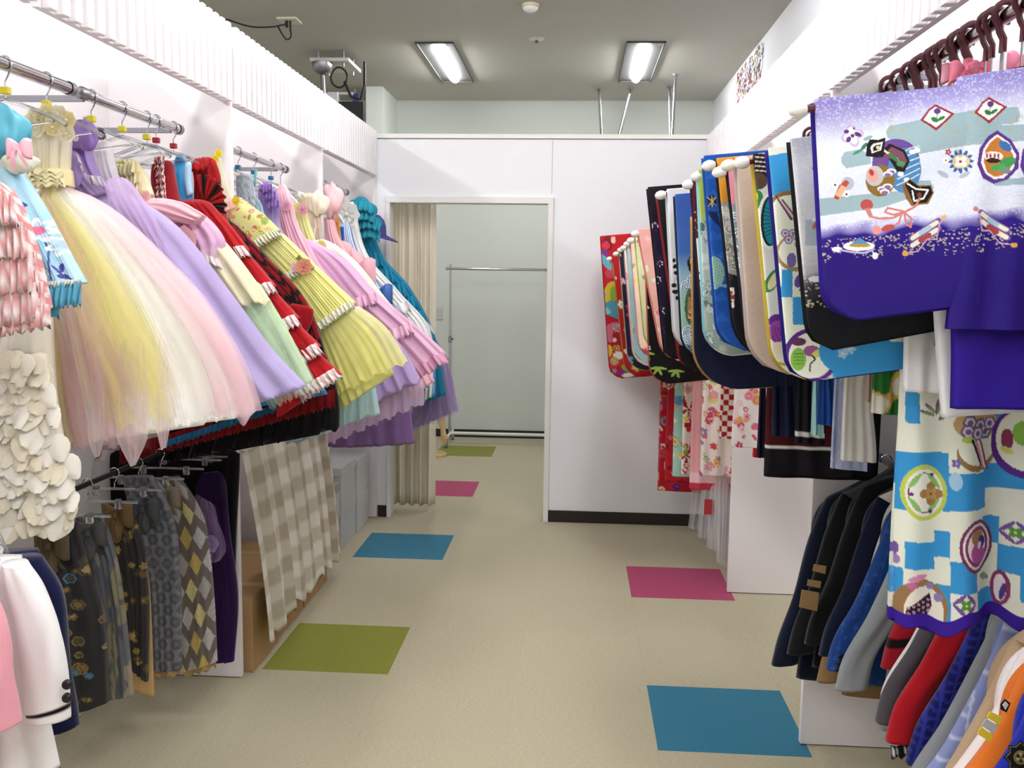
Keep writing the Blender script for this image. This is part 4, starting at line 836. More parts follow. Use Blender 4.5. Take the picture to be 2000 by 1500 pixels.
# ------------------------------------------------------------------ low left rail: hakama, coats
HK = 'hakama on the low rail'
def hakama(label, Y, st, dye, mat=BROCADE, hd=.02, bowc=None, bowp=None, hemc=None, **k):
    t = thing('hakama', label, 'hakama', tuple(at((st[-1][0] + st[-1][2]) / 2, st[-1][1], Y=Y)), HK)
    o, P = loft('body', t, st, Y, mat, dye, hd=hd, k=4, rows=k.get('rows', 180), cols=k.get('cols', 84), wrinkle=.003, pleat=k.get('pleat', (.004, 3)), pamp=lambda T: T * 0 + 1)
    if hemc: strip('lining_hem', t, [q + np.array([0, .012, .004]) for q in edge(P, 1.0, .02, .98, 24)], (0, 0, -1), .022, FAB, hemc, 2, .002)
    if bowc: 
        c = at(*bowp, Y=Y - .03); bow('sash_bow', t, c, .09, bowc, BROCADE); puff('sash_knot', t, c + [0, -.015, -.05], .022, bowc, BROCADE, folds=5, sq=(.8, .7, 1.6))
    clip(t, Y, (st[0][0] + st[0][2]) / 2, st[0][1]); return t, P
def clip(t, Y, px, py):
    c = at(px, py, Y=Y); x, z = c[0], c[2]
    MB().tube([(XRL, Y, .93 + .0)] and hook_pts(XRL, Y, .93, .015, .05), .002, 6).build('hanger_hook', CHROME, t, True)
    MB().tube([(XRL - .1, Y, .88), (XRL + .15, Y, .88)], .004, 6).build('hanger_bar', CLEAR, t, True)
    for q in (-.06, .09): MB().box(XRL + q - .009, XRL + q + .009, Y - .008, Y + .008, .858, .888, .003).build('clip', CLEAR, t)
def hexd(bg, line, fill=None, s=.045, n_=.09):
    def f(PX, PY, u, t_, x, z):
        q = x / s; r = z / (s * .866); row = np.floor(r); fx = (q + .5 * (row % 2)) % 1 - .5; fy = r % 1 - .5
        d = np.maximum(np.abs(fx) * 1.0 + np.abs(fy) * .5, np.abs(fy) * .9)
        c = np.tile(lin(bg), (len(x), 1)) * (1 + .1 * wob(u * 6, t_ * 9))[:, None]; k = lin(line)
        c = np.where((d > .42)[:, None], k, c)
        if fill: c = np.where((d < .16)[:, None], lin(fill), c)
        return c
    return f
def goldpatch(bg, pal, seed, n, r0, r1, bx, hexy=True):
    def f(PX, PY, u, t_, x, z):
        P_ = Paint(PX, PY, u, t_, bg); rs = random.Random(seed)
        for _ in range(n):
            cx, cy, r = rs.uniform(bx[0], bx[2]), rs.uniform(bx[1], bx[3]), rs.uniform(r0, r1); c1, c2 = rs.choice(pal), rs.choice(pal)
            if hexy:
                hx = [(cx + r * math.cos(a * 1.047), cy + r * .7 * math.sin(a * 1.047)) for a in range(6)]; P_.poly(hx, c1); P_.poly([(cx + (a - cx) * .75, cy + (b - cy) * .75) for a, b in hx], bg); P_.poly([(cx + (a - cx) * .6, cy + (b - cy) * .6) for a, b in hx], c2)
            else: P_.flower(cx, cy, r, c1, c2, 6)
        return P_.c
    return f
def cranes(PX, PY, u, t_, x, z):
    P_ = Paint(PX, PY, u, t_, '#6b6058'); a = (u * 3 + t_ * 0); b = t_ * 7.5; ia, ib = np.floor(a + .5 * (np.floor(b) % 2)), np.floor(b); fa, fb = (a + .5 * (ib % 2)) % 1, b % 1
    h = (ia * 3 + ib * 5) % 4; m = np.abs(fa - .5) + np.abs(fb - .5) < .48
    cs = np.array([lin('#b9b6b6'), lin('#c2ab5c'), lin('#a9a3a0'), lin('#d2c489')]); c = cs[h.astype(int)] * (.75 + .5 * (np.sin(fa * 40 + fb * 25) > 0))[:, None]
    P_.c = np.where(m[:, None], c, P_.c); return P_.c
hakama('deep purple velvet hakama against the white panel', 3.22, [(385, 925, 440, 920), (385, 1050, 450, 1040), (395, 1180, 466, 1165), (410, 1292, 458, 1290)], dye_t([(0, '#2a1140'), (1, '#34124e')], .2), FAB)
t = thing('gauze_bag', 'sheer bag with lilac flowers hanging on the purple hakama', 'bag', tuple(at(420, 1090, Y=3.14))); loft('bag', t, [(378, 960, 420, 985), (385, 1020, 425, 1015), (395, 1085, 440, 1080), (405, 1098, 430, 1095)], 3.14, TULLE, sheer('#a98cb8', .5), hd=.02, rows=20, cols=24, pleat=(.01, 3)); blossom('lilac_flower', t, at(412, 1060, Y=3.10), .035, '#a98bc0', '#c9b4d8')
hakama('silver and gold crane brocade hakama', 3.06, [(305, 935, 350, 930), (322, 985, 390, 990), (335, 1100, 412, 1090), (345, 1200, 420, 1180), (358, 1312, 425, 1290)], cranes, bowc='#8d8370', bowp=(328, 965), hemc='#b99a68')
hakama('slate grey hexagon brocade hakama', 2.90, [(240, 930, 300, 930), (255, 990, 335, 1000), (285, 1120, 352, 1110), (300, 1310, 356, 1305)], hexd('#4f5157', '#72747a', '#66686e'), bowc='#45474c', bowp=(285, 990), hemc='#c09a68')
hakama('black and gold crest hakama with tan lining', 2.74, [(205, 985, 245, 980), (215, 1040, 275, 1040), (235, 1150, 290, 1140), (250, 1290, 290, 1330)], goldpatch('#15120f', ['#94783a', '#a98c4c', '#5c4a24'], 3, 60, 5, 9, (200, 980, 300, 1340), False), bowc='#6e5328', bowp=(232, 1000))
t = thing('lining_panel', 'tan gold lining panel hanging behind the black crest hakama', 'cloth', tuple(at(285, 1360, Y=2.80)), HK); loft('panel', t, [(250, 1040, 285, 1080), (262, 1140, 292, 1140), (255, 1345, 302, 1362)], 2.795, BROCADE, dye_t([(0, '#7d6438'), (.4, '#b3935c'), (1, '#c29c66')], .1), hd=.01, rows=40, cols=20)
def blur(PX, PY, u, t_, x, z):
    P_ = Paint(PX, PY, u, t_, '#5d6168'); P_.put(wob(u * 4, t_ * 8) > .1, '#8d8564', .8); P_.put(wob(u * 5 + 3, t_ * 9, 1) > .5, '#9a8c78', .8); P_.put(wob(u * 6 + 5, t_ * 11, 2) > .6, '#3e4046', .8); P_.put(u < .35, '#33363c', .75); return P_.c
hakama('blue grey cloud brocade hakama with folded edge', 2.58, [(150, 1010, 200, 1005), (170, 1080, 225, 1080), (190, 1200, 245, 1190), (205, 1365, 262, 1355)], blur, bowc='#4c4e50', bowp=(180, 1035))
hakama('black hakama with gold and blue hexagons', 2.42, [(85, 1030, 150, 1020), (100, 1090, 165, 1080), (110, 1200, 200, 1190), (120, 1400, 212, 1370)], goldpatch('#101016', ['#8a7034', '#6c5828', '#98824a', '#3a7c9c', '#4c401c'], 9, 46, 8, 20, (90, 1080, 220, 1400)), bowc='#5a4a2c', bowp=(105, 1060), cols=90)
t = thing('dark_skirt', 'black pleated skirt hanging at the back of the low rail', 'skirt', (-1.35, 3.3, .6), HK)
loft('body', t, [(215, 868, 470, 868), (200, 940, 468, 930), (190, 1080, 462, 1060), (185, 1180, 460, 1160)], 3.31, FAB, dye_t([(0, '#120e12'), (1, '#17121a')], .2), hd=.03, pleat=(.014, 9), rows=30, cols=80)
clip(t, 3.28, 330, 900)
# coats at the left picture edge
def coat(name, label, Y, body, sleeve, dye, mat=WOOL, hd=.035, cat='coat', shd=None):
    t = thing(name, label, cat, tuple(at((body[-1][0] + body[-1][2]) / 2, body[-1][1], Y=Y)), 'coats at the left edge'); loft('body', t, body, Y + .03, mat, dye, hd=hd, k=3, rows=50, cols=40, pleat=(.012, 2), wrinkle=.003)
    o, P = loft('sleeve', t, sleeve, Y - .02, mat, dye, hd=shd or .03, k=2.2, rows=70, cols=40, wrinkle=.004)
    c = at(sleeve[0][0], sleeve[0][1], Y=Y + .02); MB().tube(hook_pts(XRL, Y + .02, 1.0, .015, .03), .002, 6).build('hanger_hook', CHROME, t, True); MB().tube([(XRL, Y + .02, .97), ((XRL + c[0]) / 2, Y + .02, .955), c + [0, 0, -.01]], .004, 8).build('hanger_arm', CLEAR, t, True); return t, P
t, P = coat('navy_coat', 'dark navy coat behind the white coat at left edge', 2.06, [(-60, 1085, 75, 1075), (-60, 1200, 110, 1180), (-60, 1430, 155, 1410)], [(20, 1085, 80, 1090), (60, 1160, 118, 1150), (85, 1280, 135, 1270), (95, 1430, 155, 1415)], '#15193c')
strip('white_collar', t, [at(a, b, Y=2.0) for a, b in ((-5, 1058), (8, 1070), (14, 1090))], (-1, 0, -.3), .03, FAB, '#e8e6e6', 2, .003)
def wc(PX, PY, u, t_, x, z):
    P_ = Paint(PX, PY, u, t_, '#f1eeee'); P_.put((t_ > .925) & (t_ < .945), '#1c1418'); return P_.c
t, P = coat('white_coat', 'white wool coat with dark piped cuff and black buttons', 1.9, [(-80, 1095, 40, 1090), (-80, 1250, 60, 1240), (-80, 1400, 95, 1390), (-80, 1530, 125, 1525)], [(10, 1095, 50, 1105), (20, 1160, 78, 1140), (40, 1270, 118, 1230), (50, 1370, 136, 1330), (55, 1408, 139, 1400)], wc)
for b in (1337, 1363): c = at(131, b, Y=1.85); MB().lathe(c, [(0, -.007), (.008, -.007), (.0105, -.003), (.0105, .004)], 14, 'y').build('button', BLACK, t, True)
t, P = coat('pink_coat', 'pink wool coat cut by the left edge', 1.78, [(-110, 1130, -30, 1120), (-110, 1300, -20, 1290), (-110, 1540, -10, 1530)], [(-60, 1150, -15, 1165), (-50, 1250, 14, 1230), (-40, 1360, 30, 1330), (-25, 1430, 41, 1410)], '#eaa3b0')
# ------------------------------------------------------------------ kimonos on the right rails
KG = 'kimonos on the right rails'
def khanger(Y, tip, label, hx=XRR, zt=None, knob=True):
    """padded kimono hanger: maroon hook, stem, long pole with a wrapped white tip"""
    t = thing('kimono_hanger', label, 'hanger', (hx, Y, ZRR - .15), 'kimono hangers')
    zp = tip[2] + (.12 if tip[0] < .6 else .08)
    zc = min(ZRR - .1, max(tip[2] + .03, 1.9))
    pts = [(hx - .026 * math.cos(a), Y, ZRR + .004 + .026 * math.sin(a)) for a in np.linspace(math.radians(-50), math.radians(200), 14)]
    MB().tube(pts[::-1] + [(hx - .012, Y, ZRR - .035), (hx - .004, Y, ZRR - .05), (hx - .004, Y, ZRR - .078)], .0068, 8).build('hook', MAROON, t, True)
    MB().tube([(hx - .004, Y, ZRR - .075), (hx - .004, Y, zc - .01)], .0025, 6).build('stem', CHROME, t, True)
    MB().tube([(tip[0], Y, tip[2]), (hx, Y, zc), (min(1.2, hx + .25), Y, zc - .03)], .007, 8).build('pole', MAROON, t, True)
    if knob:
        d = np.array([-1, 0, -.15]); V = MB()
        V.tube([np.array(tip) + d * q for q in (-.01, -.004, .004, .011, .017, .021)], [.008, .012, .0135, .012, .009, .003], 9).build('wrapped_tip', solid('tissue_wrap', '#e6e4de', .4, bump=.8, bscale=90), t, True)
    return t
def kimono(label, Y, TL, BL, ws, paint, lining, body=None, bpaint=None, r=.07, res=(190, 80), slope=.09, ub=1.5, tip=.02, hlabel=None, bw=.2, hd=.011, lin2=None, brows=200, folds=(.006, 2), bslope=.1, bcols=44):
    a, b = at(*TL, Y=Y), at(*BL, Y=Y)
    t = thing('kimono', label, 'kimono', (a[0] + ws, Y, b[2]), KG)
    st = []
    for f in np.linspace(0, 1, 5):
        L = a + (b - a) * f; st.append((L[0], L[2], L[0] + ws, L[2] + ws * (slope * (1 - f) + bslope * f)))
    loft('sleeve', t, st, Y, SILK, paint, hd=hd, k=14, rows=res[0], cols=res[1], ubias=ub, world=True, corner=r, wrinkle=.0035, seed=Y * 7)
    s2 = [(q[0] - .004, q[1] - .004, q[2], q[3] - .006) for q in st]
    loft('lining', t, s2, Y + .014, SILK, lining, hd=.006, k=14, rows=24, cols=10, world=True, corner=r, back=4)
    if body:
        bp = at(*body, Y=Y); xl = a[0] + ws - .01; xt = min(xl, bp[0]) ; ztop = a[2] + ws * slope
        xb = bp[0]; xr = min(1.205, xb + bw * Y / 3.2)
        xr0 = min(1.205, xl + .3)
        st = [(xl, ztop - .005, xr0, ztop + .02), (xl + (xb - xl) * .6, ztop - .3, max(xr0, xr), ztop - .3), (xb, (ztop + bp[2]) / 2 - .1, xr, (ztop + bp[2]) / 2 - .1), (xb, bp[2], xr, bp[2] - .005)]
        loft('body', t, st, Y + .004, SILK, bpaint or paint, hd=hd + .002, k=10, rows=brows, cols=bcols, world=True, pleat=folds, pamp=lambda T: np.clip(T, 0, 1), wrinkle=.003, seed=Y)
    tp = a + np.array([.018 - tip, 0, -.016]); khanger(Y + .002, tp, hlabel or ('maroon kimono hanger holding the ' + label)[:110], knob=tip > .012)
    return t
# --- shared motif painters
def zfr(P_, ox, oy, k): return P_.frame(ox, oy, k)
def speck(P_, mask, col, dens, s=300):
    g = grain(np.floor(P_.u * s) / s, np.floor(P_.t * s) / s, 3); return P_.put(mask & (g < dens), col, .8)
def purple_print(PX, PY, u, t_, x, z, second=False, dark=('#2b1480', '#241070')):
    P_ = Paint(PX, PY, u, t_, '#dfe3f2'); brd = 458 - (PX - 1605) * .085; top = 195 - (PX - 1590) * .155
    k = np.where(PY < (top + brd) / 2, np.clip((PY - top) / 70 - .2, 0, 1.15), np.clip(1 + (PY - brd + 30) / 45, 1.15, 4))
    P_.grad([(0, '#8f86c8'), (.4, '#a9a3d8'), (1, '#dde2f1'), (1.3, '#dfe4f2'), (1.55, '#a9a2d6'), (1.85, dark[0]), (3, dark[1])], k + np.where(k > 1.2, .18, .05) * wob(PX / 30, PY / 30))
    g = grain(np.floor(PX / 3), np.floor(PY / 3)); P_.put((g > .78) & (k < 1.5), '#f2f3fa', .35)
    P_.put(((g > .88) | (grain(np.floor(PX / 4), np.floor(PY / 2), 5) > .93)) & (PY > brd + 12) & (PY < brd + 62 - 30 * grain(np.floor(PX / 20), PY * 0)), '#cdbf9e', .75)
    zfr(P_, 1560, 140, .36)
    tg = '#93b0b6'
    P_.poly([(462, 330), (480, 300), (640, 268), (900, 222), (1000, 205), (1170, 200), (1182, 240), (1165, 285), (1040, 300), (1222, 290), (1222, 380), (880, 408), (640, 452), (560, 450), (470, 360)], tg, .9).poly([(222, 470), (240, 440), (330, 425), (380, 470), (380, 505), (250, 528), (222, 500)], tg, .9).poly([(108, 690), (560, 648), (590, 690), (440, 740), (110, 785)], tg, .9).poly([(985, 590), (1222, 580), (1222, 620), (1050, 622)], tg, .9).poly([(560, 600), (700, 592), (722, 630), (700, 690), (600, 730)], tg, .9)
    rs = random.Random(2)
    for _ in range(40): P_.ell(rs.uniform(470, 1200), rs.uniform(215, 440), rs.uniform(5, 14), rs.uniform(4, 12), '#b3ab6c', 0, .55)
    P_.flower(283, 352, 62, '#c9b3d8', '#f4eef6', 4, .3).flower(283, 352, 48, '#f4eef6', '#5d3a78', 4, .3).ell(262, 372, 12, 17, '#5d3a78', .5).ell(312, 345, 20, 12, '#5d3a78', .4).ell(250, 330, 14, 10, '#5d3a78').ell(290, 312, 6, 6, '#8a2a3a')
    P_.ell(345, 410, 10, 26, '#3c7a62', .7).ell(310, 440, 30, 8, '#4c8a72', -.5).ell(365, 365, 26, 10, '#8fb2ae', -.4)
    # mallet
    P_.ell(515, 500, 128, 130, '#6b4a94').ell(560, 540, 90, 120, '#4f86b8'); 
    for q in range(6): P_.line([(520 + 4 * q, 620 - 34 * q), (590, 590 - 34 * q), (640, 560 - 30 * q)], 6, '#cfe0ee')
    for q, (a, b) in enumerate(((540, 560), (575, 590), (600, 440), (625, 430))): P_.ell(a, b, 17, 12, '#f2f4f8')
    P_.ell(430, 595, 78, 86, '#8a6a2e').ell(400, 570, 48, 54, '#c3c1c0').ell(388, 566, 28, 38, '#e6a39a', -.4).ell(383, 552, 12, 18, '#a84440', -.4)
    for a, b in ((440, 640), (470, 625), (455, 655), (490, 545), (470, 560)): P_.ell(a, b, 26, 15, '#f3efe6').ell(a, b + 5, 18, 10, '#8a6aa8')
    P_.poly([(400, 470), (480, 395), (560, 430), (588, 490), (560, 548), (520, 545), (470, 470)], '#201712').poly([(440, 470), (490, 412), (550, 440), (574, 490), (550, 530), (500, 480)], '#7a4a5c').poly([(440, 420), (520, 470), (530, 490), (450, 440)], '#efe2c0').ell(500, 470, 34, 12, '#3c7a4a', .7).ell(540, 505, 24, 14, '#4f9460')
    P_.poly([(360, 400), (375, 372), (420, 375), (460, 362), (450, 440), (400, 470), (352, 462)], '#17120f').poly([(378, 415), (395, 395), (445, 385), (435, 430), (385, 448)], '#f2f0ea').poly([(390, 420), (402, 405), (435, 398), (425, 428), (395, 438)], '#17120f').ell(418, 416, 11, 10, '#d8c890')
    P_.poly([(548, 620), (590, 585), (640, 620), (705, 618), (722, 660), (690, 720), (600, 732), (570, 690)], '#8a6230').poly([(565, 615), (592, 592), (645, 630), (702, 624), (714, 662), (682, 712), (612, 722), (590, 670)], '#15110f').line([(580, 612), (625, 640), (690, 645), (665, 690), (615, 705), (605, 650)], 9, '#f2efe8').ell(643, 672, 13, 14, '#7a4030')
    # cords
    rd = '#cf7f78'
    P_.ell(358, 725, 34, 30, '#b8504c').poly([(345, 745), (375, 740), (392, 790), (372, 795)], rd).line([(380, 790), (430, 800), (500, 795), (560, 765), (620, 735), (645, 690)], 12, rd).line([(555, 765), (500, 780), (455, 765), (470, 742), (555, 760)], 11, rd).line([(560, 765), (600, 800), (595, 845), (570, 830), (560, 770)], 11, rd).line([(545, 775), (530, 820), (480, 855), (440, 862)], 11, rd).ell(470, 850, 36, 18, '#b8504c', -.3).ell(410, 862, 24, 24, '#e0948c')
    for (a, b, sx) in ((720, 250, 1.0), (1005, 212, 1.0)):
        P_.poly([(a - 76 * sx, b + 20), (a - 30, b - 40), (a + 5, b - 66), (a + 50, b - 42), (a + 108, b - 14), (a + 50, b + 40), (a + 8, b + 78), (a - 30, b + 50)], '#96333a').poly([(a - 58, b + 18), (a - 25, b - 30), (a + 5, b - 52), (a + 45, b - 32), (a + 86, b - 12), (a + 42, b + 32), (a + 6, b + 60), (a - 26, b + 38)], '#f6f2ea')
        P_.ell(a + 14, b - 28, 18, 16, '#5a3c84').ell(a, b + 18, 20, 13, '#2f7a46', .5).ell(a + 34, b + 12, 24, 9, '#2f7a46', -.5).line([(a + 14, b - 12), (a + 12, b + 10)], 4, '#2f7a46')
    for (a, b, c, q) in ((1060, 470, 1, 0), (1290, 480, 1, 0)):
        P_.poly([(a, b - 145), (a + 70, b - 95), (a + 112, b - 20), (a + 105, b + 60), (a + 50, b + 120), (a - 20, b + 142), (a - 85, b + 115), (a - 116, b + 40), (a - 100, b - 50), (a - 50, b - 115)], '#5c3488').poly([(a, b - 125), (a + 60, b - 80), (a + 95, b - 10), (a + 80, b + 60), (a + 30, b + 112), (a - 20, b + 118), (a - 70, b + 90), (a - 95, b + 30), (a - 80, b - 45), (a - 40, b - 95)], '#f4f1ee').poly([(a + 2, b - 112), (a + 50, b - 70), (a + 82, b - 5), (a + 68, b + 55), (a + 22, b + 100), (a - 20, b + 104), (a - 60, b + 80), (a - 80, b + 25), (a - 68, b - 40), (a - 34, b - 85)], '#c47a34')
        P_.ell(a + 40, b - 60, 38, 22, '#3a6ea4', .7).ell(a - 25, b - 5, 54, 26, '#f3eeea').ell(a - 25, b + 18, 40, 14, '#2a2018').ell(a + 50, b + 28, 44, 26, '#3f9450', -.4).ell(a, b + 55, 40, 18, '#4ca45a', -.2).ell(a + 40, b + 75, 26, 14, '#7a8a92')
        for d in (-60, -40, -15, 5): P_.ell(a + d, b - 8, 6, 14, '#a83c44')
    P_.flower(862, 492, 66, '#3b62a0', '#e6d9a8', 12).ell(862, 492, 44, 38, '#d8c68e').flower(862, 492, 34, '#f6f0e8', '#8a2a34', 4, .8).flower(794, 442, 18, '#a83c44', '#f2e2d8').flower(782, 486, 20, '#f4f0ee', '#a83c44').ell(770, 560, 34, 14, '#9fb0b8', .5, .8).ell(880, 565, 30, 12, '#9fb0b8', -.5, .8)
    P_.ell(255, 610, 34, 36, '#b9bccb').poly([(180, 690), (210, 620), (245, 590), (265, 605), (230, 660), (205, 698)], '#b8503c').poly([(188, 672), (222, 616), (250, 632), (218, 686)], '#e8b48c').ell(188, 618, 17, 15, '#f6f4f0').ell(188, 618, 6, 6, '#2a2018').ell(250, 668, 17, 15, '#f6f4f0').ell(250, 668, 6, 6, '#2a2018')
    P_.ell(315, 948, 84, 26, '#f1efe8').poly([(262, 945), (320, 900), (378, 945)], '#5b8ab0').ell(320, 945, 56, 9, '#b8923c').ell(200, 965, 28, 14, '#f2f2f4').line([(215, 968), (280, 980), (340, 985), (385, 970), (400, 1000)], 10, '#b9b4d4').ell(402, 1000, 16, 18, '#eef0f6')
    for (a, b, m) in ((675, 890, 1), (1035, 845, -1)):
        for d, cc in ((-28, '#a9c4d4'), (12, '#a8423c')):
            P_.line([(a - 75 * m, b + 45 + d), (a + 70 * m, b - 50 + d)], 34, '#7a5a94').line([(a - 70 * m, b + 42 + d), (a + 60 * m, b - 42 + d)], 24, '#e9e2cc').line([(a - 25 * m, b + 14 + d), (a + 20 * m, b - 14 + d)], 26, cc)
        P_.line([(a - 100 * m, b + 95), (a - 40 * m, b + 85), (a + 10 * m, b + 20), (a + 60 * m, b + 20), (a + 75 * m, b - 60), (a + 105 * m, b - 110)], 7, '#c9a2bc').ell(a - 108 * m, b + 98, 18, 14, '#d8a04a').ell(a + 98 * m, b - 96, 14, 12, '#e0b060' if m > 0 else '#d07a78')
    return P_.c
def pl_body(PX, PY, u, t_, x, z):
    c = purple_print(PX, PY, u, t_, x, z); g = grain(np.floor(PX / 3), np.floor(PY / 3), 2)
    return c * (1 + .08 * (g - .5))[:, None]
PV = '#2a1688'
t = kimono('large violet kimono with treasure mallet print', 1.70, (1590, 195), (1612, 622), .262, purple_print, PV, res=(420, 260), r=.06, tip=.04, bslope=.12, ub=1.0, hlabel='maroon hanger with white wrapped tip holding the large violet kimono')
a = at(1868, 151, Y=1.70); b = at(2020, 128, Y=1.70)
loft('body', t, [(1868, 153, 2150, 110), (1866, 300, 2150, 300), (1864, 450, 2150, 450), (1845, 642, 2150, 648)], 1.702, SILK, pl_body, hd=.014, k=12, rows=300, cols=210, pleat=(.006, 2), wrinkle=.003)
loft('tucked_body', t, [(1856, 600, 2150, 610), (1857, 700, 2150, 705), (1855, 797, 2150, 800)], 1.725, SILK, dye_t([(0, '#27107e'), (1, '#2a1488')], .06), hd=.013, k=10, rows=30, cols=40, pleat=(.005, 2))
def k2p(PX, PY, u, t_, x, z):
    P_ = Paint(PX, PY, u, t_, '#cfd0d2').grad([(275, '#b9bec6'), (330, '#d3d6da'), (470, '#dcdcd8'), (530, '#bdbdbc'), (565, '#3a3a40'), (590, '#131318'), (700, '#101014')], PY + 10 * wob(PX / 25, PY / 25))
    g = grain(np.floor(PX / 3), np.floor(PY / 3)); P_.put((g > .85) & (PY > 540) & (PY < 600), '#d2c7a8', .8); P_.put((g > .8) & (PY < 520), '#f0f0f0', .3)
    P_.rect(1570, 430, 1640, 480, '#9fb0b4', .8).ell(1592, 438, 12, 5, '#b56a4c', -.9).ell(1588, 430, 5, 4, '#f2f0ea').ell(1592, 330, 9, 6, '#8a6f92').ell(1594, 346, 3, 3, '#3a2a3a').ell(1590, 545, 14, 6, '#eceaec'); return P_.c
t = kimono('pale grey kimono fading to black behind the violet one', 1.81, (1543, 272), (1582, 680), .36, k2p, '#0f0f14', res=(260, 110), r=.05, tip=.01, bslope=.19, slope=.12)
loft('body', t, [(1800, 240, 2050, 215), (1810, 450, 2080, 450), (1822, 600, 2080, 600), (1825, 676, 2080, 670)], 1.815, SILK, '#121117', hd=.014, k=10, rows=40, cols=30)
loft('white_under_robe', t, [(1765, 560, 1850, 550), (1765, 650, 1850, 640), (1762, 763, 1845, 768)], 1.85, SILK, '#e6e5e6', hd=.012, k=8, rows=24, cols=24, pleat=(.004, 2)); loft('white_under_robe', t, [(1822, 600, 2050, 600), (1828, 700, 2050, 700), (1838, 815, 2060, 798)], 1.765, SILK, '#e9e8ea', hd=.01, k=8, rows=24, cols=24, pleat=(.004, 2))
def chk(PX, PY, u, t_, x, z):
    CR, BL = '#e9eddb', '#3a9ad9'; P_ = Paint(PX, PY, u, t_, CR); zfr(P_, 1140, 260, .36); pu = '#5b2f8c'
    P_.poly([(1000, 125), (1112, 108), (1135, 320), (1010, 345)], BL).ell(1110, 360, 90, 44, '#8f6e40').ell(1115, 380, 88, 40, CR)
    for q in range(4): P_.line([(1040 + 10 * q, 350 + 5 * q), (1120 + 14 * q, 470 + 4 * q)], 10, ['#4a3444', '#c58aa0', '#e9e2d4', '#6a4a62'][q])
    P_.ell(1140, 650, 100, 100, '#a98a5a').ell(1140, 645, 88, 82, CR)
    for a, b in ((1088, 545), (1128, 545), (1105, 580), (1160, 605), (1150, 560)): P_.poly([(a + 26 * math.cos(k * 1.047), b + 26 * math.sin(k * 1.047)) for k in range(6)], '#8a7aa4').poly([(a + 18 * math.cos(k * 1.047), b + 18 * math.sin(k * 1.047)) for k in range(6)], '#ded6e4').ell(a, b, 9, 9, '#a06a94')
    P_.ell(1120, 690, 26, 40, '#7a6aa8').rect(1068, 742, 1126, 890, BL).rect(1128, 888, 1230, 1038, BL).ell(1165, 800, 26, 40, '#6a4a9c', .5).ell(1185, 830, 14, 34, '#8a5ab0', -.4).ell(1180, 850, 20, 9, '#5c8a48').rect(1068, 890, 1126, 1038, CR)
    P_.ell(1230, 1205, 148, 148, pu).ell(1230, 1205, 122, 124, '#eef0e2').ell(1160, 1225, 42, 62, '#8cc152').ell(1230, 1180, 44, 30, '#9a5a94').ell(1160, 1130, 40, 22, '#6a3a5c').ell(1270, 1190, 44, 20, '#d8d870', -.5).line([(1235, 1205), (1252, 1225), (1225, 1250), (1222, 1290)], 8, '#1c1a20')
    for a in range(4):
        for b in range(4): P_.ell(1140 + 14 * a, 1195 + 18 * b, 6, 5, '#5f9a34')
    P_.ell(1470, 1180, 200, 140, BL).put((P_.X > 1345) & (P_.Z > 1130), BL)
    for a, b in ((1405, 1150), (1440, 1170), (1400, 1195)): P_.flower(a, b, 30, '#a9d3ee', '#e4f2fa')
    return P_.c
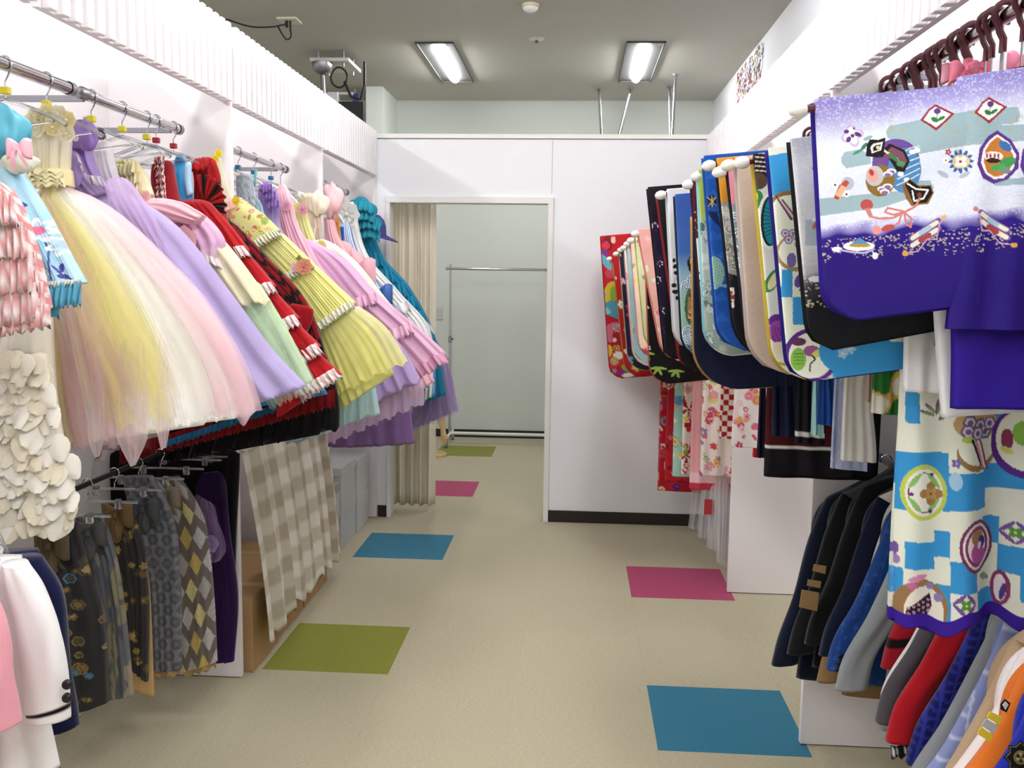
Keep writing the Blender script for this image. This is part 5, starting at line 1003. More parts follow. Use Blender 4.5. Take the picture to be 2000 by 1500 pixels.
def chk_body(PX, PY, u, t_, x, z):
    CR, BL = '#eaeedd', '#3a9ad9'; P_ = Paint(PX, PY, u, t_, CR); zfr(P_, 1600, 600, .43334); pu = '#5b2f8c'
    for a, b, c, d in ((380, 380, 436, 516), (335, 645, 560, 905), (560, 735, 745, 900), (500, 990, 560, 1110), (372, 1045, 500, 1167), (560, 1122, 685, 1262), (305, 1165, 366, 1285), (690, 1264, 815, 1420), (500, 1230, 560, 1390), (730, 700, 1400, 812), (730, 940, 812, 1066), (806, 1068, 930, 1192), (880, 1195, 1010, 1312), (940, 940, 1060, 1066), (1060, 1068, 1180, 1192), (770, 480, 850, 540)): P_.rect(a, b, c, d, BL)
    for a, b, r in ((485, 450, -.5), (515, 445, .5), (470, 470, -.9), (540, 475, .9)): P_.ell(a, b, 36, 8, '#8a5a94', r + 1.2).ell(a + 8, b + 6, 26, 5, '#7fae5a', r + 1.2)
    P_.rings(455, 825, 125, [(1, '#c6d45a'), (.84, '#f1f0e6'), (.72, '#7a3048'), (.68, '#f3f1e6')], .78)
    for s1, s2 in ((-1, -1), (1, -1), (-1, 1), (1, 1)): P_.ell(455 + s1 * 42, 825 + s2 * 54, 40, 11, '#8cc868', s1 * s2 * -.9)
    P_.flower(485, 830, 52, '#a9824a', '#e6d5a8', 4, 0).flower(485, 830, 30, '#c09a5c', '#7a5a30', 4, .78)
    for a, b in ((490, 744), (398, 832), (482, 908)): P_.ell(a, b, 9, 9, '#5c3a8c')
    P_.rings(690, 1062, 118, [(1, '#7a3a5c'), (.86, '#efe9e6'), (.76, '#8a3a6a'), (.62, '#efe9e6')], .82).ell(690, 1022, 40, 34, '#a9824a').ell(720, 1050, 26, 30, '#4a2a80').ell(700, 1105, 50, 34, '#c05aa0').ell(668, 1080, 20, 34, '#c05aa0', .4).ell(705, 1060, 16, 16, '#efe9e6')
    for (a, b) in ((620, 1310), (865, 1005), (1110, 1250)):
        for r in range(4): P_.ell(a + 38 * math.cos(.785 + r * 1.571), b + 34 * math.sin(.785 + r * 1.571), 36, 9, '#7a5aa4', .785 + r * 1.571 + 1.571)
        P_.flower(a, b, 28, '#5f9a40', '#d4e8b0', 4, .78)
    P_.ell(440, 1340, 112, 130, '#9a7850').ell(452, 1360, 84, 120, '#efe9dc').poly([(365, 1400), (380, 1340), (480, 1270), (490, 1330), (420, 1450)], '#241c22')
    for i in range(5):
        for j in range(3): P_.ell(385 + 22 * i, 1372 - 24 * j - 10 * i + 18, 8, 7, '#b78aa8'); 
    for q in range(4): P_.line([(390 + 12 * q, 1420 + 4 * q), (440 + 12 * q, 1370 + 10 * q)], 7, '#6a4a78')
    P_.ell(415, 1420, 30, 14, '#8cc152', -.6).ell(425, 1205, 44, 14, '#d890b8', -.3).ell(400, 1240, 22, 16, '#c8709c').ell(335, 1080, 18, 30, '#7a5aa4').ell(340, 1130, 16, 22, '#a07ac0').ell(480, 1240, 16, 16, '#8f86b8').ell(515, 1290, 18, 20, '#8f86b8')
    P_.ell(690, 520, 110, 70, '#c4a06a').ell(690, 650, 100, 80, '#9a7848').ell(690, 630, 92, 72, CR)
    for a, b in ((650, 510), (705, 525), (735, 555), (640, 550), (690, 560), (760, 520)): P_.poly([(a + 36 * math.cos(k * 1.047), b + 36 * math.sin(k * 1.047)) for k in range(6)], '#6f6080').poly([(a + 26 * math.cos(k * 1.047), b + 26 * math.sin(k * 1.047)) for k in range(6)], '#d4cadc').ell(a, b, 13, 13, '#7a5a88')
    P_.ell(640, 585, 30, 14, '#b9d05a')
    for q in range(4): P_.line([(660 + 16 * q, 590 + 2 * q), (710 + 14 * q, 700 + 8 * q)], 12, ['#241c22', '#d08aa4', '#efe6d8', '#9a4a6c'][q])
    P_.ell(900, 600, 130, 160, pu).ell(905, 590, 112, 138, CR).ell(890, 560, 36, 54, '#8cc152').ell(835, 590, 22, 48, '#8a3a5c').ell(835, 640, 26, 14, '#d8d870', .5).ell(585, 770, 26, 40, '#a9d0ee').flower(590, 690, 22, '#7a6ab0', '#cfc4e4')
    P_.ell(815, 1265, 36, 80, '#8a3a6a').ell(815, 1265, 22, 60, '#efe6ea').ell(825, 1280, 10, 40, '#5a3a88', .2).ell(740, 1210, 34, 12, '#8f7ac0', .4).ell(740, 1210, 16, 18, '#8ab86a')
    hemb = 1418 + 40 * np.sin((P_.X - 300) / 70); P_.put(t_ > .972, '#3a1c98'); return P_.c
NVY = '#1a1648'
t = kimono('checkered blue and cream kimono with long hem and crests', 1.90, (1500, 290), (1541, 742), .36, chk, '#241a78', slope=.12, res=(360, 170), r=.05, tip=.012, bslope=.14)
loft('body', t, [(1770, 250, 2060, 230), (1760, 500, 2080, 500), (1755, 780, 2100, 770), (1742, 1000, 2110, 990), (1735, 1222, 2110, 1205)], 1.905, SILK, chk_body, hd=.02, k=6, rows=400, cols=270, pleat=(.026, 2.1), pamp=lambda T: np.clip((T - .3) * 1.6, 0, 1), hem=.018, hemn=2.2, seed=1.3)
def ops(base, fn, grad=None):
    def f(PX, PY, u, t_, x, z):
        P_ = Paint(PX, PY, u, t_, base)
        if grad: P_.grad(grad, t_)
        P_.c = P_.c * (1 + .05 * wob(u * 5, t_ * 9))[:, None]; zfr(P_, 1140, 260, .36)
        if fn: fn(P_)
        return P_.c
    return f
def bands(stops):
    ks = [k for k, _ in stops]; cs = np.array([lin(c) for _, c in stops])
    def f(PX, PY, u, t_, x, z): return cs[np.clip(np.searchsorted(ks, t_, 'right') - 1, 0, len(ks) - 1)] * (1 + .06 * wob(u * 5, t_ * 9))[:, None]
    return f
def swirl(PX, PY, u, t_, x, z):
    a, b = x * 60, z * 60; s = np.sin(a + 1.6 * np.sin(b * .8)) + np.sin(b * 1.1 + 1.3 * np.sin(a * .7)); c = np.where((np.abs(s) < .35)[:, None], lin('#d8b45c'), np.where((s > 0)[:, None], lin('#2f7a34'), lin('#e8e6da'))); return c
def k4(P_):
    P_.ell(955, 170, 70, 90, '#241a18')
    for q in range(5): P_.line([(925, 110 + 24 * q), (985, 116 + 24 * q)], 7, '#cfc8bc')
    P_.ell(940, 265, 50, 44, '#5a4634').ell(935, 370, 36, 60, '#3c8a40').ell(915, 350, 26, 46, '#e6c45a').ell(1000, 480, 62, 150, '#f2f2ea').ell(1004, 480, 48, 135, '#1d2a30').ell(1010, 480, 40, 125, '#1f8a92')
    for q in range(8): P_.line([(965, 400 + 24 * q), (1040, 430 + 14 * q)], 4, '#0f2f38')
    P_.ell(1020, 800, 34, 70, '#3c8a40', .5).ell(1025, 800, 22, 54, '#e6e2b0', .5).ell(1045, 1020, 46, 40, '#6a2f8c').ell(1045, 1075, 44, 60, '#a04aa8')
    for q in range(6): P_.line([(1015 + 10 * q, 1050), (1025 + 8 * q, 1130)], 3, '#5a2470')
    P_.ell(1050, 1170, 26, 40, '#e9e2c0').line([(1020, 1240), (1090, 1255)], 16, '#c2b03c').line([(1025, 1280), (1090, 1300)], 8, '#2a2a3a')
kimono('white kimono with teal wheel and purple crane print', 2.01, (1470, 302), (1512, 738), .3, ops('#dfe2d6', k4), '#c9b03c', (1702, 806), swirl, res=(280, 120), tip=.035, bw=.1)
t = kimono('plain beige kimono with fine ribbed weave', 2.11, (1436, 308), (1466, 728), .36, lambda PX, PY, u, t_, x, z: np.tile(lin('#c3b1a8'), (len(u), 1)) * (1 + .08 * np.sin(x * 1400 + z * 900) * (np.sin(x * 1400 - z * 900) > 0))[:, None], '#c0aea5', (1690, 784), dye_t([(0, '#c3b1a8'), (1, '#b8a69c')]), tip=.028, r=.09, bw=.05)
def waves(P_):
    for q, (a, b, r) in enumerate(((815, 470, 40), (840, 560, 46), (805, 640, 40), (835, 720, 44), (810, 800, 36), (850, 960, 40), (830, 1060, 44), (850, 1120, 40), (790, 720, 36))): P_.wave(a, b, r, '#e6ebee', '#5a7894', 3)
kimono('pink shouldered kimono with grey blue wave print', 2.20, (1420, 322), (1462, 684), .34, ops('#8e97a2', lambda P_: (waves(P_), P_.put(P_.Z < 385, '#e08a9c'), [P_.line([(830, 880 + 30 * q), (870, 850 + 30 * q)], 10, '#23262e') for q in range(5)])), '#1a1c28', (1642, 898), bands([(0, '#8e97a2'), (.3, '#dbd9d4'), (1, '#d6d3cb')]), tip=.03, bw=.12)
kimono('orange kimono with grey clouds over a black hem', 2.29, (1399, 310), (1440, 702), .33, ops('#9c9c9a', lambda P_: (P_.floral(4, ['#c9c9c4', '#77776f', '#e0ddd2', '#8e8674'], 40, 12, 34, (730, 380, 860, 760)), P_.put(P_.Z < 375, '#dd962c'), P_.put((P_.Z > 770), '#14131a'), P_.rect(744, 840, 812, 945, '#e6e0d2'), P_.flower(778, 890, 40, '#8a2f2a', '#d8c8a8', 6), P_.ell(770, 970, 22, 18, '#d8d6d2'), P_.ell(775, 780, 30, 22, '#2c2c30'))), '#14131c', (1622, 914), lambda PX, PY, u, t_, x, z: np.where(((np.abs(np.sin(x * 60 + z * 34)) < .05) | (np.abs(np.sin(x * 60 - z * 34)) < .05))[:, None], lin('#c4cbe2'), lin('#a9b3d6')), tip=.03, bw=.12, r=.1)
def k8(P_):
    for q in range(9):
        for s in range(2): P_.poly([(660 + 48 * s, 250 + 110 * q), (700 + 48 * s, 195 + 110 * q), (740 + 48 * s, 250 + 110 * q)], '#2b69c8', .7)
    P_.ell(700, 760, 60, 90, '#9cc4b8').poly([(660, 420), (720, 430), (745, 520), (700, 480)], '#16285a').ell(692, 370, 26, 34, '#14204c').line([(670, 350), (715, 395)], 5, '#c9b878').line([(712, 350), (676, 395)], 5, '#c9b878').line([(690, 340), (694, 400)], 5, '#c9b878').put((P_.Z > 820) & (P_.Z < 835), '#86b4d0')
    for q in range(10): P_.line([(650, 690 + 16 * q), (750, 650 + 16 * q)], 2, '#5f9a94')
kimono('royal blue kimono with geometric fan print', 2.38, (1374, 305), (1404, 682), .34, ops('#1f57b4', k8), '#16489c', (1595, 828), bands([(0, '#1f57b4'), (.5, '#1d4c9c'), (1, '#1f57b4')]), tip=.01, bw=.07)
kimono('lime topped kimono fading to grey green waves', 2.47, (1363, 332), (1378, 690), .34, ops('#a9b8ac', lambda P_: (P_.floral(7, ['#dfe6e0', '#7f948c', '#c4d2c8', '#62787a'], 60, 14, 30, (620, 480, 760, 1190)), ), [(0, '#a4c04a'), (.22, '#b2c85c'), (.34, '#cfd8c0'), (1, '#9fb4ae')]), '#8fd0dc', (1584, 848), dye_t([(0, '#7fc4cc'), (1, '#a9dce0')], .2), tip=.014, bw=.04)
kimono('maroon dotted kimono with white lower sleeve', 2.55, (1350, 348), (1378, 694), .32, ops('#e0ddd2', lambda P_: (P_.put(P_.Z < 570, '#561426'), [P_.ell(602 + 16 * (q % 3), 430 + 14 * q, 5, 5, '#c8b0ac') for q in range(10)], P_.ell(640, 780, 34, 30, '#2a2a30'), P_.ell(640, 780, 24, 20, '#efefe8'), P_.line([(622, 820), (640, 900), (630, 1000)], 14, '#b8b4ae'), P_.floral(5, ['#c9c4b8', '#8f9a94', '#4a4a50'], 24, 10, 24, (610, 860, 680, 1190)))), '#3a1420', (1552, 864), bands([(0, '#121218'), (.8, '#14141a'), (.96, '#e4e2e0'), (.975, '#121218')]), tip=.02, bw=.1)
kimono('dark navy kimono with tan lined rounded hem', 2.63, (1352, 420), (1356, 757), .42, dye_t([(0, '#141830'), (1, '#131a38')], .08), '#b99456', (1507, 850), dye_t([(0, '#12182e'), (1, '#151c3a')], .1), tip=.0, r=.12, bslope=.06, bw=.1)
def k11(P_):
    P_.poly([(560, 690), (605, 632), (660, 690), (660, 770), (590, 772), (565, 740)], '#2a1a14').poly([(572, 692), (605, 650), (648, 694), (648, 752), (596, 756)], '#efe6d0').poly([(580, 695), (606, 662), (640, 697), (640, 744), (600, 746)], '#8a6434')
    P_.ell(600, 940, 54, 120, '#3f6a4c').ell(606, 940, 44, 108, '#b08c54').ell(600, 880, 30, 20, '#7a3a4c').floral(3, ['#5b2f38', '#d8c08a', '#c06a44', '#6a4a2a'], 20, 8, 22, (575, 900, 650, 1040))
    for q, (a, b) in enumerate(((560, 830), (590, 800), (600, 1060), (565, 1080), (590, 1120), (555, 1130))): P_.wave(a, b, 34, '#e6eef2', '#4a78ac')
    P_.put((P_.Z > 1150) & ((np.floor(P_.X / 8) + np.floor(P_.Z / 8)) % 2 == 0), '#1c2430')
kimono('blue to mint kimono with hexagon and wave print', 2.71, (1318, 380), (1334, 700), .34, ops('#6f98c0', k11, [(0, '#3457a8'), (.35, '#3c66b4'), (.5, '#8fb4c8'), (.7, '#a9cdb8'), (1, '#7f9cb8')]), '#1d2233', (1492, 925), bands([(0, '#131320'), (.5, '#4a0f18'), (.82, '#4f1018'), (.9, '#e6e2e0'), (.91, '#121016')]), tip=.012, bw=.3)
kimono('white kimono with black ink dots', 2.80, (1302, 370), (1318, 684), .3, ops('#dfe0e4', lambda P_: [P_.ell(488 + 8 * (q % 4), 690 + 34 * q, 9 + 5 * (q % 3), 12, '#191920') for q in range(7)]), '#cfd0d6', (1505, 905), bands([(0, '#dcdde2'), (.4, '#17171d'), (.9, '#15151b'), (.94, '#e8e6e4'), (.955, '#15151b')]), tip=.03, bw=.3)
kimono('black kimono with dark red lower panel', 2.89, (1283, 380), (1330, 722), .3, ops('#0e0d11', lambda P_: (P_.put((P_.Z > 900) & (P_.X > 465) & (P_.X < 515), '#6c1018'), P_.line([(440, 380), (465, 500)], 6, '#3a2a34'))), '#8f1a22', (1492, 930), dye_t([(0, '#0f0e12'), (1, '#100f13')]), tip=.004, bw=.38, r=.05)
kimono('black and aubergine kimono with vine damask', 2.985, (1265, 366), (1300, 700), .34, ops('#1b1030', lambda P_: (P_.put(P_.Z < 470, '#0f0e12', .8), P_.floral(6, ['#2c1c4c', '#241640', '#120c22'], 40, 10, 22, (345, 480, 460, 1200)), P_.put(P_.X > 443, '#0e0d12'))), '#0f0c18', (1478, 892), dye_t([(0, '#15122a'), (1, '#191430')]), tip=.0, bw=.04, r=.03)
FL = ['#d24a54', '#f3e9d8', '#e6a9b8', '#f0d36a', '#a8324a', '#8fb35a', '#f6f2ea', '#c0385a', '#6fb2c0']
def flor(bg, seed, n=70, box=(1160, 440, 1330, 980), pal=FL, r=(4, 11)):
    def f(PX, PY, u, t_, x, z): P_ = Paint(PX, PY, u, t_, bg); P_.c = P_.c * (1 + .05 * wob(u * 5, t_ * 9))[:, None]; P_.floral(seed, pal, n, r[0], r[1], box); return P_.c
    return f
def pinkp(P_):
    P_.floral(3, ['#e8788c', '#f2c0c0', '#c2d49a', '#e06a80', '#f6e2d8', '#b6cf84'], 24, 10, 22, (290, 520, 470, 1240))
kimono('salmon pink kimono with scattered blossoms', 3.55, (1245, 448), (1296, 706), .3, ops('#eba79c', pinkp, [(0, '#eda9a0'), (.4, '#e8b0a6'), (1, '#f2b09c')]), '#e88c80', (1428, 872), flor('#f4ece8', 11, 90, (1380, 700, 1500, 900), ['#d84a6a', '#f0a8b8', '#e87890', '#c83a54', '#f6d8dc', '#e8b84a']), tip=.02, bw=.14, res=(110, 60), r=.08)
kimono('black kimono with bamboo leaves and orange lining', 3.75, (1262, 540), (1270, 748), .3, ops('#100f13', lambda P_: [P_.ell(a + 20 * math.cos(r), b + 20 * math.sin(r), 26, 7, '#9fc25a', r) for a, b in ((405, 1270), (500, 1285), (340, 1190)) for r in (.2, 1.2, 2.2, 3.0)] + [P_.floral(4, ['#e8a0a8', '#d8d8e0', '#e6c2b0'], 10, 10, 22, (300, 940, 350, 1220))]), '#c8604a', (1470, 892), dye_t([(0, '#b01c24'), (1, '#c0242c')], .1), tip=.0, bw=.03, r=.08)
def pin(PX, PY, u, t_, x, z):
    P_ = Paint(PX, PY, u, t_, '#f3ead6')
    for a, b, r in ((1345, 800, 34), (1340, 890, 30), (1415, 800, 26)):
        th = np.arctan2(P_.Z - b, P_.X - a); P_.put((np.hypot(P_.X - a, P_.Z - b) < r) & (np.sin(th * 5) > 0), '#a81c28')
    P_.floral(14, ['#c8333c', '#e6a0a8', '#8fb04a', '#e8c84a', '#f6efe2'], 26, 5, 12, (1320, 740, 1440, 940)); return P_.c
girl = [
 (3.95, (1240, 462), (1262, 690), '#dfe0b4', 21, '#b9d86a', (1405, 856), lambda PX, PY, u, t_, x, z: np.where((((np.floor(x * 45) + np.floor(z * 45)) % 2) == 0)[:, None], lin('#b0202c'), lin('#f4ece0')), 'pale green kimono with mixed blossoms and diamond lined hem'),
 (4.75, (1231, 470), (1250, 700), '#f0cdb8', 22, '#f2b8c8', (1366, 928), flor('#f3e3dc', 23, 40, (1350, 740, 1440, 930), ['#c6dc9a', '#f0c86a', '#e89aa8', '#9a7ab0', '#d84a5a']), 'peach kimono with blossoms and blush hem'),
 (4.9, (1224, 478), (1240, 710), '#a9d4d8', 24, '#f3ead8', (1346, 955), bands([(0, '#e9a7ac'), (.75, '#e9a7ac'), (.93, '#f0c4c8'), (.97, '#c83a50')]), 'aqua striped kimono with pink hem'),
 (5.05, (1218, 482), (1238, 715), '#f2e6dc', 25, '#e8a0b0', (1330, 925), pin, 'cream kimono with red pinwheel hem'),
 (5.2, (1209, 490), (1228, 722), '#2a2440', 26, '#e2d2a4', (1313, 930), flor('#a9d6c8', 27, 50, (1300, 740, 1400, 940), ['#e88aa0', '#f3ead8', '#5b9ad0', '#c84a8c', '#f0d060']), 'navy edged kimono with mint floral hem'),
 (5.38, (1196, 500), (1222, 735), '#b81e28', 28, '#d8b45c', (1298, 940), flor('#c02430', 29, 30, (1280, 740, 1400, 950), ['#e07a7c', '#f0c0b0', '#8f141e']), 'bright red kimono with plain red sleeve front'),
]
for i, (Y, TL, BL, bg, sd, ln, bd, bp, w) in enumerate(girl):
    kimono(w, Y, TL, BL, .4, flor(bg, sd, 70), ln, bd, bp, tip=.03, bw=.16, res=(100, 50), r=.09)
def redbig(P_):
    P_.ell(130, 600, 30, 40, '#8a1c2c').ell(120, 610, 22, 20, '#d83a48').ell(160, 580, 14, 20, '#f0c8b0').ell(110, 650, 24, 18, '#7a3a8c').ell(140, 700, 60, 30, '#c8343c').ell(150, 950, 100, 40, '#4fa2b8', .5).ell(110, 960, 40, 18, '#8ccad6', .4).ell(140, 860, 30, 60, '#d8c23c', .4).ell(165, 870, 22, 44, '#8fb83c').ell(160, 1080, 50, 60, '#d8708c', .9).ell(190, 1100, 34, 50, '#b02430').ell(150, 760, 34, 30, '#c84858').ell(160, 1230, 50, 40, '#d8343c').ell(190, 1205, 30, 20, '#f6efe8').ell(240, 1280, 40, 20, '#8fb83c', .6).ell(210, 1300, 26, 14, '#7a3a9c').ell(240, 1315, 30, 14, '#f4f2ec').ell(130, 1180, 26, 34, '#e2c43c').ell(120, 700, 18, 50, '#5cb0c4', -.6)
    P_.floral(33, ['#e8b83c', '#f4ece0', '#d84a5a', '#8fb83c', '#e88aa0', '#5cb0c4', '#7a3a8c'], 26, 10, 22, (90, 560, 330, 1320))
kimono('red kimono with large multicoloured leaf print against the partition', 5.58, (1173, 461), (1192, 738), .42, ops('#c01c2c', redbig), '#c8242e', (1284, 958), flor('#c42234', 31, 60, (1275, 740, 1400, 960), FL + ['#5a2a8c'], (6, 15)), tip=.0, bw=.2, res=(130, 70), r=.07)
# extra empty kimono hangers crowded on the front rail
for i, (y, w) in enumerate(((2.02, 'first'), (2.21, 'second'), (2.26, 'third'), (2.40, 'fourth'), (2.45, 'fifth'), (2.555, 'sixth'), (2.60, 'seventh'), (2.70, 'eighth'), (2.735, 'ninth'))):
    khanger(y, (.80, y, 1.95), 'empty maroon kimono hanger on the front right rail, %s from the camera' % w, knob=False)
for i, (px, py, c) in enumerate(((1880, 138, '#e87a94'), (1905, 133, '#ef6f92'), (1990, 118, '#f08aa8'), (1862, 142, '#f2a2b4'))):
    t = thing('hanger_ribbon', ['pink ribbon at the second hook', 'deep pink ribbon loop on the maroon hangers', 'pink ribbon at the right picture edge', 'pale pink ribbon low among the maroon hangers'][i], 'ribbon', tuple(at(px, py, Y=2.3 + .06 * i)), 'hanger ribbons'); bow('loop', t, at(px, py, Y=2.3 + .06 * i), .06, c)
# plastic garment covers reaching down beside the panel
PL = TULLE
for i, (Y, a) in enumerate(((5.45, [(1352, 900, 1395, 940), (1350, 980, 1392, 985), (1344, 1030, 1385, 1035)]), (5.15, [(1372, 945, 1410, 945), (1366, 1000, 1405, 1000), (1362, 1048, 1400, 1055)]), (4.88, [(1388, 945, 1425, 945), (1382, 1020, 1422, 1020), (1380, 1068, 1420, 1080)]), (4.80, [(1398, 900, 1428, 950), (1396, 1040, 1424, 1040), (1398, 1095, 1420, 1108)]))):
    t = thing('garment_cover', 'clear plastic garment cover, %s from the partition, below the red kimonos' % ['first', 'second', 'third', 'fourth'][i], 'garment cover', tuple(at((a[-1][0] + a[-1][2]) / 2, a[-1][3], Y=Y)), 'plastic garment covers')
    loft('film', t, a, Y, PL, sheer('#f2f3f5', .5), hd=.03, rows=24, cols=24, pleat=(.012, 3), pamp=lambda T: T * 0 + 1, seed=i)
    if i in (1, 2): MB().box(*[v for c_, w_ in zip(at(1395 - 6 * i, 990, Y=Y - .04), (.02, .002, .04)) for v in (c_ - w_, c_ + w_)]).build('red_label', solid('label_red', '#b8343c', .5), t)
# ------------------------------------------------------------------ suit jackets on the low right rail
JG = 'jackets on the low right rail'
def jacket(label, Y, col, cuff=None, sh=None, eg=None, L=.52, lean=.135, dye=None, mat=None, collar=None, hemc=None, cw=.085, tw=.105, name='suit_jacket', bodyc=None, xn=.19, hz=.05, bw=.3):
    if cuff: c = at(*cuff, Y=Y); x, z = c[0], c[2]; sx, sz = x + lean, z + L
    elif eg: e = at(*eg, Y=Y); sz = .84; sx = e[0] + lean * (sz - e[2]) / L; x, z = sx - lean, sz - L
    else: s = at(*sh, Y=Y); sx, sz = s[0], s[2]; x, z = sx - lean, sz - L
    mat = mat or WOOL; d = dye or dye_t([(0, col), (1, col)], .05)
    t = thing(name, label, 'jacket', (sx + .1, Y, z - hz), JG)
    nx = min(1.12, sx + xn)
    st = [(nx - .03, sz + .075, nx + .02, sz + .085, .014), (sx + .03, sz + .03, nx, sz + .06, .02), (sx - .004, sz - .012, sx + .1, sz - .02, .024), (sx - .034 , sz - .1, sx - .034 + tw, sz - .09, .026), (x + lean * .42, z + L * .42, x + lean * .42 + (tw + cw) / 2, z + L * .45, .026), (x + .012, z + .07, x + .012 + cw, z + .085, .026), (x, z, x + cw, z + .012, .026)]
    loft('sleeve', t, st, Y, mat, d, k=2.4, rows=90, cols=34, world=True, wrinkle=.004, seed=Y * 9)
    bx = sx + .01
    stb = [(nx - .07, sz + .07, nx + .08, sz + .07, .012), (bx, sz, min(1.19, bx + bw), sz, .014), (bx - .03, sz - .25, min(1.19, bx + bw), sz - .25, .015), (bx - .06, z - hz, min(1.19, bx + bw), z - hz - .01, .016)]
    loft('body', t, stb, Y + .024, mat, bodyc and dye_t([(0, bodyc), (1, bodyc)], .05) or d, k=4, rows=50, cols=26, world=True, wrinkle=.003, seed=Y * 5)
    if collar:
        loft('collar', t, [(nx - .05, sz + .1, nx + .03, sz + .1, .012), (nx - .1, sz + .062, nx + .0, sz + .05, .014), (sx + .005, sz + .016, sx + .07, sz - .02, .012)], Y - .014, mat, collar, k=3, rows=20, cols=16, world=True)
    if hemc: strip('hem_band', t, [(bx - .06 + .3 * f, Y - .002, z - hz + .012) for f in np.linspace(0, 1, 12)], (0, 0, -1), .03, FAB, hemc, 2, .002)
    MB().tube([(nx - .004 + .017 * math.cos(a), Y, .995 + .017 * math.sin(a)) for a in np.linspace(-.6, 3.5, 12)][::-1] + [(nx, Y, sz + .06)], .0022, 6).build('hanger_hook', CHROME, t, True)
    return t, (x, z, sx, sz, cw)
def check(base, line, s=.045, w=.06, thin=True, both=.0):
    def f(PX, PY, u, t_, x, z):
        a, b = ((x - .2 * z) / s) % 1, (z / s) % 1; c = np.tile(lin(base), (len(x), 1)); m = (a < w) | (b < w); c = np.where(m[:, None], lin(line), c)
        if not thin: a2, b2 = (np.floor((x - .2 * z) / s * 2) % 2), (np.floor(z / s * 2) % 2); c = lin(base) * (1 + .0 * x[:, None]) * (.6 + .45 * (a2 + b2))[:, None]
        return c
    return f
def patch(t, pts, Y, col, name, mat=None, th=.003):
    V = [at(a, b, Y=Y) for a, b in pts]; n = len(V); V2 = [v + np.array([0, th, 0]) for v in V]; Fc = [tuple(range(n)), tuple(range(2 * n - 1, n - 1, -1))] + [(i, (i + 1) % n, n + (i + 1) % n, n + i) for i in range(n)]
    m = mesh(name, np.array(V + V2) - parent_world(t), Fc, False); colours(m, np.tile(lin(col), (2 * n, 1))); return link(name, m, t, mat or FAB)
def button(t, px, py, Y, mat=None, r=.007):
    c = at(px, py, Y=Y); MB().lathe(c, [(0, -.004), (r * .8, -.004), (r, -.001), (r, .004)], 12, 'y').build('button', mat or STEEL, t, True)
jacket('dark navy jacket, farthest of the row beside the white panel', 2.92, '#12182c', cuff=(1506, 1298), L=.53)
jacket('black pinstriped jacket with charcoal collar', 2.86, '#141416', cuff=(1536, 1276), L=.5, collar='#4a4b4c')
jacket('camel brown jacket showing only its hem under the black ones', 2.81, '#8c6e48', cuff=(1594, 1330), L=.55)
t, g = jacket('black uniform jacket with three tan sleeve bars', 2.75, '#131315', cuff=(1570, 1256), L=.46)
for p in ([(1590, 1102), (1614, 1106), (1612, 1121), (1587, 1115)], [(1578, 1132), (1604, 1136), (1602, 1149), (1576, 1144)], [(1566, 1152), (1600, 1158), (1596, 1194), (1561, 1186)]): patch(t, p, 2.714, '#a88a5c', 'sleeve_bar')
jacket('navy blazer with ivory shoulder lining', 2.68, '#10162e', cuff=(1598, 1278), L=.46, collar='#d8d4c8')
jacket('ivory jacket between the navy and blue checked ones', 2.62, '#dcd8cc', cuff=(1634, 1290), L=.47, tw=.08, collar='#d8d4c8')
t, g = jacket('blue windowpane check jacket with dark cuff buttons', 2.56, '#1d3c7c', cuff=(1612, 1306), L=.46, lean=.16, dye=check('#1d3f80', '#2d5598', .03, .06), collar='#1a2c60')
for a, b in ((1642, 1283), (1640, 1296), (1637, 1308)): button(t, a, b, 2.53, BLACK)
jacket('plain light grey jacket with long hem', 2.49, '#8e9498', cuff=(1630, 1346), L=.5, lean=.18, hz=.12)
jacket('red jacket sleeve with a black stripe beside grey jacket', 2.43, '#9c1424', cuff=(1719, 1302), L=.42, dye=lambda PX, PY, u, t_, x, z: np.where(((t_ > .86) & (t_ < .9))[:, None], lin('#1c0c10'), lin('#a01626')))
jacket('white jacket with dark cuff line', 2.38, '#e8e6e4', cuff=(1712, 1390), L=.48, lean=.18, dye=lambda PX, PY, u, t_, x, z: np.where(((t_ > .93) & (t_ < .945))[:, None], lin('#20181c'), lin('#e8e6e4')))
jacket('charcoal grey wool jacket beside the red one', 2.32, '#4d4a50', cuff=(1708, 1408), L=.48, lean=.18, bodyc='#6a5a4c')
t, g = jacket('bright red wool jacket with polka dot hem', 2.25, '#b01824', cuff=(1728, 1446), L=.48, lean=.18, tw=.12, hz=.06)
def dots(PX, PZ, u, f): return np.where(((np.sin(u * 60) > .5) & (np.abs(f - .5) < .3))[:, None], lin('#efece8'), lin('#1c1216'))
strip('polka_dot_hem', t, [(g[0] + .004 + .1 * q, 2.225, g[1] + .004) for q in np.linspace(0, 1, 10)], (0.1, 0, -1), .03, FAB, dots, 2, .002)
jacket('navy and blue tartan jacket', 2.17, '#1a1c5c', cuff=(1768, 1490), L=.49, lean=.18, dye=check('#16185a', '#2c3390', .022, .3), tw=.1)
jacket('heather grey jacket between tartan and pale blue ones', 2.10, '#8d9094', eg=(1796, 1500), L=.52, lean=.2)
jacket('periwinkle blue windowpane jacket', 2.03, '#8d98cc', eg=(1822, 1500), L=.52, lean=.2, dye=check('#8d98cc', '#c6cdea', .05, .08), bodyc='#7f8ab8', tw=.13)
jacket('sand beige jacket beside the periwinkle one', 1.83, '#b59a7c', eg=(1882, 1432), L=.5, lean=.2, collar='#b59a7c')
jacket('white blouse jacket with pink collar', 1.77, '#efe6e6', eg=(1858, 1496), L=.5, lean=.24, collar='#e6bcc4')
